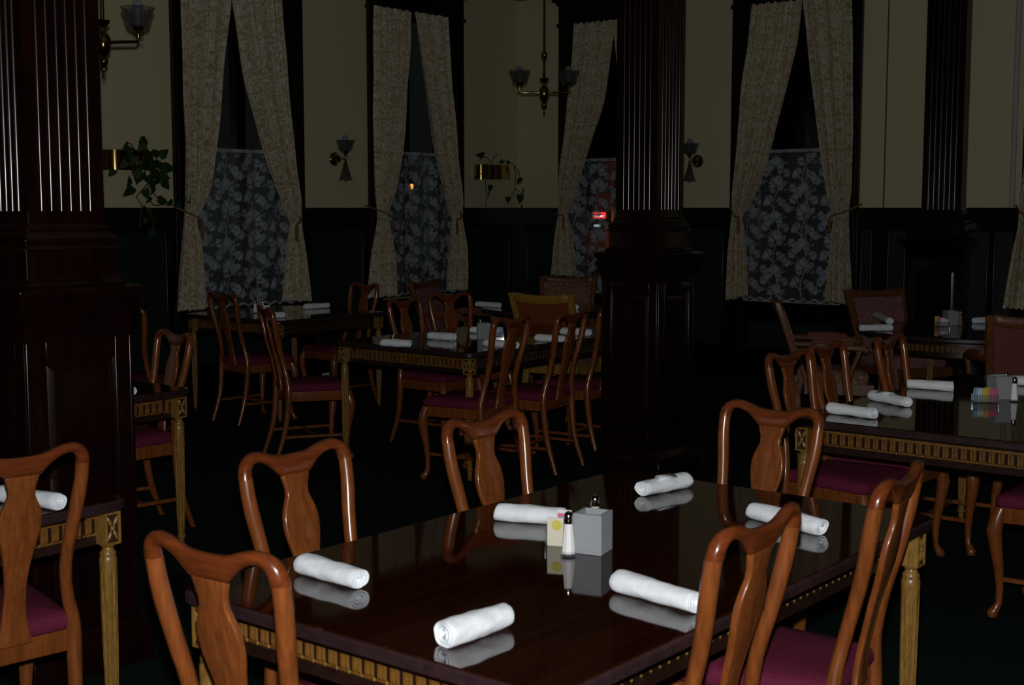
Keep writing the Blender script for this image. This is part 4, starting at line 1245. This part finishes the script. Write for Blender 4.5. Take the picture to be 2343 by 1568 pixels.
def sconce(axis, px, py, label):
    pl = YA if axis == 'a' else XB
    p = at_y(px, py, pl) if axis == 'a' else at_x(px, py, pl)
    r = thing('wall_sconce', label, 'sconce', (p.x, p.y, p.z), 0 if axis == 'a' else -pi/2, 'brass wall sconces with two glass shades')
    MB().lathe([(.060, -.0), (.062, -.012), (.052, -.022), (.046, -.03), (.034, -.05), (.030, -.062), (.012, -.07)], 20, (0, 0, 0), 'y').obj('wall_plate', BRASS, r, True, 40)
    ar = MB().tube([(0, -.06, 0), (0, -.15, 0)], .009, 8).obj('arm', BRASS, r, True)
    MB().lathe([(.010, -.105), (.028, -.09), (.024, -.075), (.018, -.04), (.012, -.025), (.011, .03), (.016, .045), (.036, .06), (.040, .066), (.030, .070)], 16, (0, -.15, 0)).obj('stem', BRASS, r, True, 50)
    MB().tube([(.022+.009*cos(b*.7), -.15, .025+.009*sin(b*.7)) for b in range(10)], .0025, 5).obj('valve_key', BRASS, r)
    glass_shade(r, (0, -.15, .062), True, .092, .104)
    glass_shade(r, (0, -.15, -.085), False, name='lower_glass_shade')
    return r
sconce('a', 764, 364, 'brass wall sconce with upper and lower glass shades between the two left windows')
sconce('b', 1597, 369, 'brass wall sconce partly hidden behind the middle column')

# =================================================================== WALL PLANTERS AND VINES
def planter(x0, x1, z0, z1, label, dep=.15):
    cx = (x0+x1)/2; hw_ = (x1-x0)/2
    r = thing('wall_planter', label, 'planter', (cx, YA, z0), 0, 'brass wall planters')
    out = [(hw_*cos(pi+pi*i/24), dep*abs(sin(pi*i/24))**.8*-1) for i in range(25)]
    n = len(out); vs, fs = [], []
    hz = z1-z0
    for sc, z in ((1, 0), (1, hz), (.95, hz), (.95, .02)):
        vs += [(x*sc, y*sc, z) for x, y in out]
    for k in range(3):
        for i in range(n-1):
            fs.append((k*n+i, k*n+i+1, (k+1)*n+i+1, (k+1)*n+i))
    fs.append(tuple(reversed(range(n))))
    MB().add(vs, fs).obj('brass_pocket', BRASSP, r, True, 40)
    soil = [(x*.94, y*.94) for x, y in out]
    MB().add([(x, y, hz-.03) for x, y in soil], [tuple(range(n))]).obj('soil', ASPH, r)
    return r
def heart_leaf():
    o = [(0, 0), (.16, -.10), (.34, -.02), (.42, .18), (.36, .42), (.20, .72), (0, 1.0), (-.20, .72), (-.36, .42), (-.42, .18), (-.34, -.02), (-.16, -.10)]
    vs = [(x, y, .10*abs(x) - .12*y*y) for x, y in o] + [(0, .15, -.0), (0, .45, -.03), (0, .75, -.07)]
    n = len(o); c0, c1, c2 = n, n+1, n+2
    fs = [(0,1,c0),(1,2,c0),(2,3,c0),(3,4,c1,c0),(4,5,c2,c1),(5,6,c2),(6,7,c2),(7,8,c1,c2),(8,9,c0,c1),(9,10,c0),(10,11,c0),(11,0,c0)]
    me = MB().add(vs, fs).mesh('leaf', LEAF, True, 80)
    return me
HEART = heart_leaf()
def vine_plant(base, label, vines, leaves, rnd):
    r = thing('potted_vine', label, 'plant', base, 0)
    b = Vector(base)
    for v in vines:
        MB().tube([Vector(p)-b for p in v], .0045, 5).obj('vine', VINE, r, True)
    for p, ang, sc in leaves:
        o = link('leaf', HEART, r)
        o.location = Vector(p)-b
        o.scale = (sc, sc, sc)
        # leaf plane roughly parallel to the wall, tip direction ang in that plane
        o.rotation_euler = (Matrix.Rotation(ang, 3, 'Y') @ Matrix.Rotation(rnd.uniform(-.7, .7), 3, 'Z') @ Matrix.Rotation(pi/2 + rnd.uniform(-.6, .5), 3, 'X')).to_euler()
        # short stalk
    return r
PL1 = (6.068, 6.525, 1.862, 2.018); PL2 = (10.49, 11.02, 1.862, 2.015)
planter(*PL1, 'brass wall planter overflowing with leaves beside the left column')
planter(*PL2, 'brass wall planter with sparse trailing vine between the second window and the corner')
rnd = random.Random(11)
W = lambda x, y, d=.16: at_y(x, y, YA-d)
def wl(pts, d0=.16): return [tuple(W(x, y, d)) for x, y, d in [(q[0], q[1], q[2] if len(q) > 2 else d0) for q in pts]]
v1 = [wl([(318,345,.10),(322,330),(320,318)]), wl([(310,345,.10),(300,330),(290,326),(280,340)]), wl([(330,345,.10),(336,330),(332,322)]),
      wl([(340,350,.10),(350,380,.18),(340,420,.18),(336,450,.12),(352,470,.10),(375,468,.09),(400,470,.09)], .12),
      wl([(335,350,.10),(330,390,.19),(338,420),(312,450),(326,472,.10),(340,480,.08),(350,488,.08)], .14),
      wl([(345,350,.10),(362,400,.19),(350,440),(362,455)]), wl([(326,472,.09),(322,500,.08),(318,522,.08),(330,525,.08)]),
      wl([(330,470,.09),(345,490,.08),(352,510,.08),(345,540,.08)]), wl([(350,350,.10),(368,380,.18),(390,392)])]
lv1 = []
spots = [(321,320,1.9,.62),(292,330,-2.1,.55),(300,338,-2.6,.5),(330,330,3.9,.55),(352,352,1.2,.6),(366,358,1.0,.65),(372,383,1.7,.75),(366,398,2.1,.62),(356,410,2.3,.72),(298,408,3.9,.62),(312,402,3.4,.55),(304,430,3.7,.72),
         (330,434,2.7,.6),(352,430,3.0,.5),(362,456,2.0,.6),(386,462,2.0,.55),(345,452,3.4,.45),(400,468,1.6,.5),(424,460,1.0,.55),(348,418,2.6,.6),(290,372,4.2,.5),(318,378,3.1,.7),(330,362,2.4,.6),(342,380,2.9,.75),
         (310,358,3.6,.6),(350,372,2.2,.7),(360,372,2.7,.6),(325,395,3.3,.65),(338,402,2.8,.65),(346,396,2.3,.6),(300,352,4.0,.55),(318,350,3.0,.5),(340,352,2.5,.5),(262,388,3.9,.5),(356,388,3.3,.6),(372,412,2.4,.7),
         (342,478,3.2,.4),(350,500,3.0,.4),(346,530,3.3,.5),(352,524,2.6,.4),(334,500,3.5,.35),(310,388,2.7,.6),(330,345,2.0,.5)]
for x, y, a, s in spots:
    lv1.append((W(x, y, .12+rnd.uniform(.06, .14) if y < 440 else .11), a, .145*s))
vine_plant(tuple(W(320, 350, .08)), 'bushy trailing pothos vine spilling from the left wall planter', v1, lv1, rnd)
v2 = [wl([(1122,372,.10),(1116,362),(1108,358),(1098,366)]), wl([(1124,372,.10),(1128,360),(1138,354)]),
      wl([(1112,374,.12),(1113,390,.19),(1111,420,.16),(1114,450,.06),(1111,472,.06)]), wl([(1140,372,.12),(1160,368,.16),(1176,378,.18),(1180,400),(1178,432,.07),(1168,455,.06),(1160,470,.06)]),
      wl([(1176,378,.17),(1188,396,.14),(1192,420,.07)]), wl([(1113,398,.19),(1098,398,.16),(1090,402,.14)]), wl([(1178,432,.07),(1192,440,.06),(1196,462,.06)])]
lv2 = [(W(x, y, d), a, .145*s) for x, y, a, s, d in ((1107,354,-2.0,.62,.14),(1132,357,1.05,.62,.14),(1096,400,3.9,.5,.14),(1122,424,3.3,.5,.12),(1118,440,2.6,.6,.1),(1190,408,3.0,.62,.12),(1196,432,3.0,.6,.1),(1190,446,3.2,.7,.1),(1158,458,1.3,.5,.09),(1172,462,2.3,.45,.09),(1194,468,3.2,.45,.09),(1188,388,3.2,.4,.14),(1160,372,1.4,.4,.17),(1178,382,2.6,.4,.17),(1145,368,1.9,.35,.14))]
vine_plant(tuple(W(1135, 378, .08)), 'thin trailing pothos vine in the wall planter by the far corner', v2, lv2, rnd)
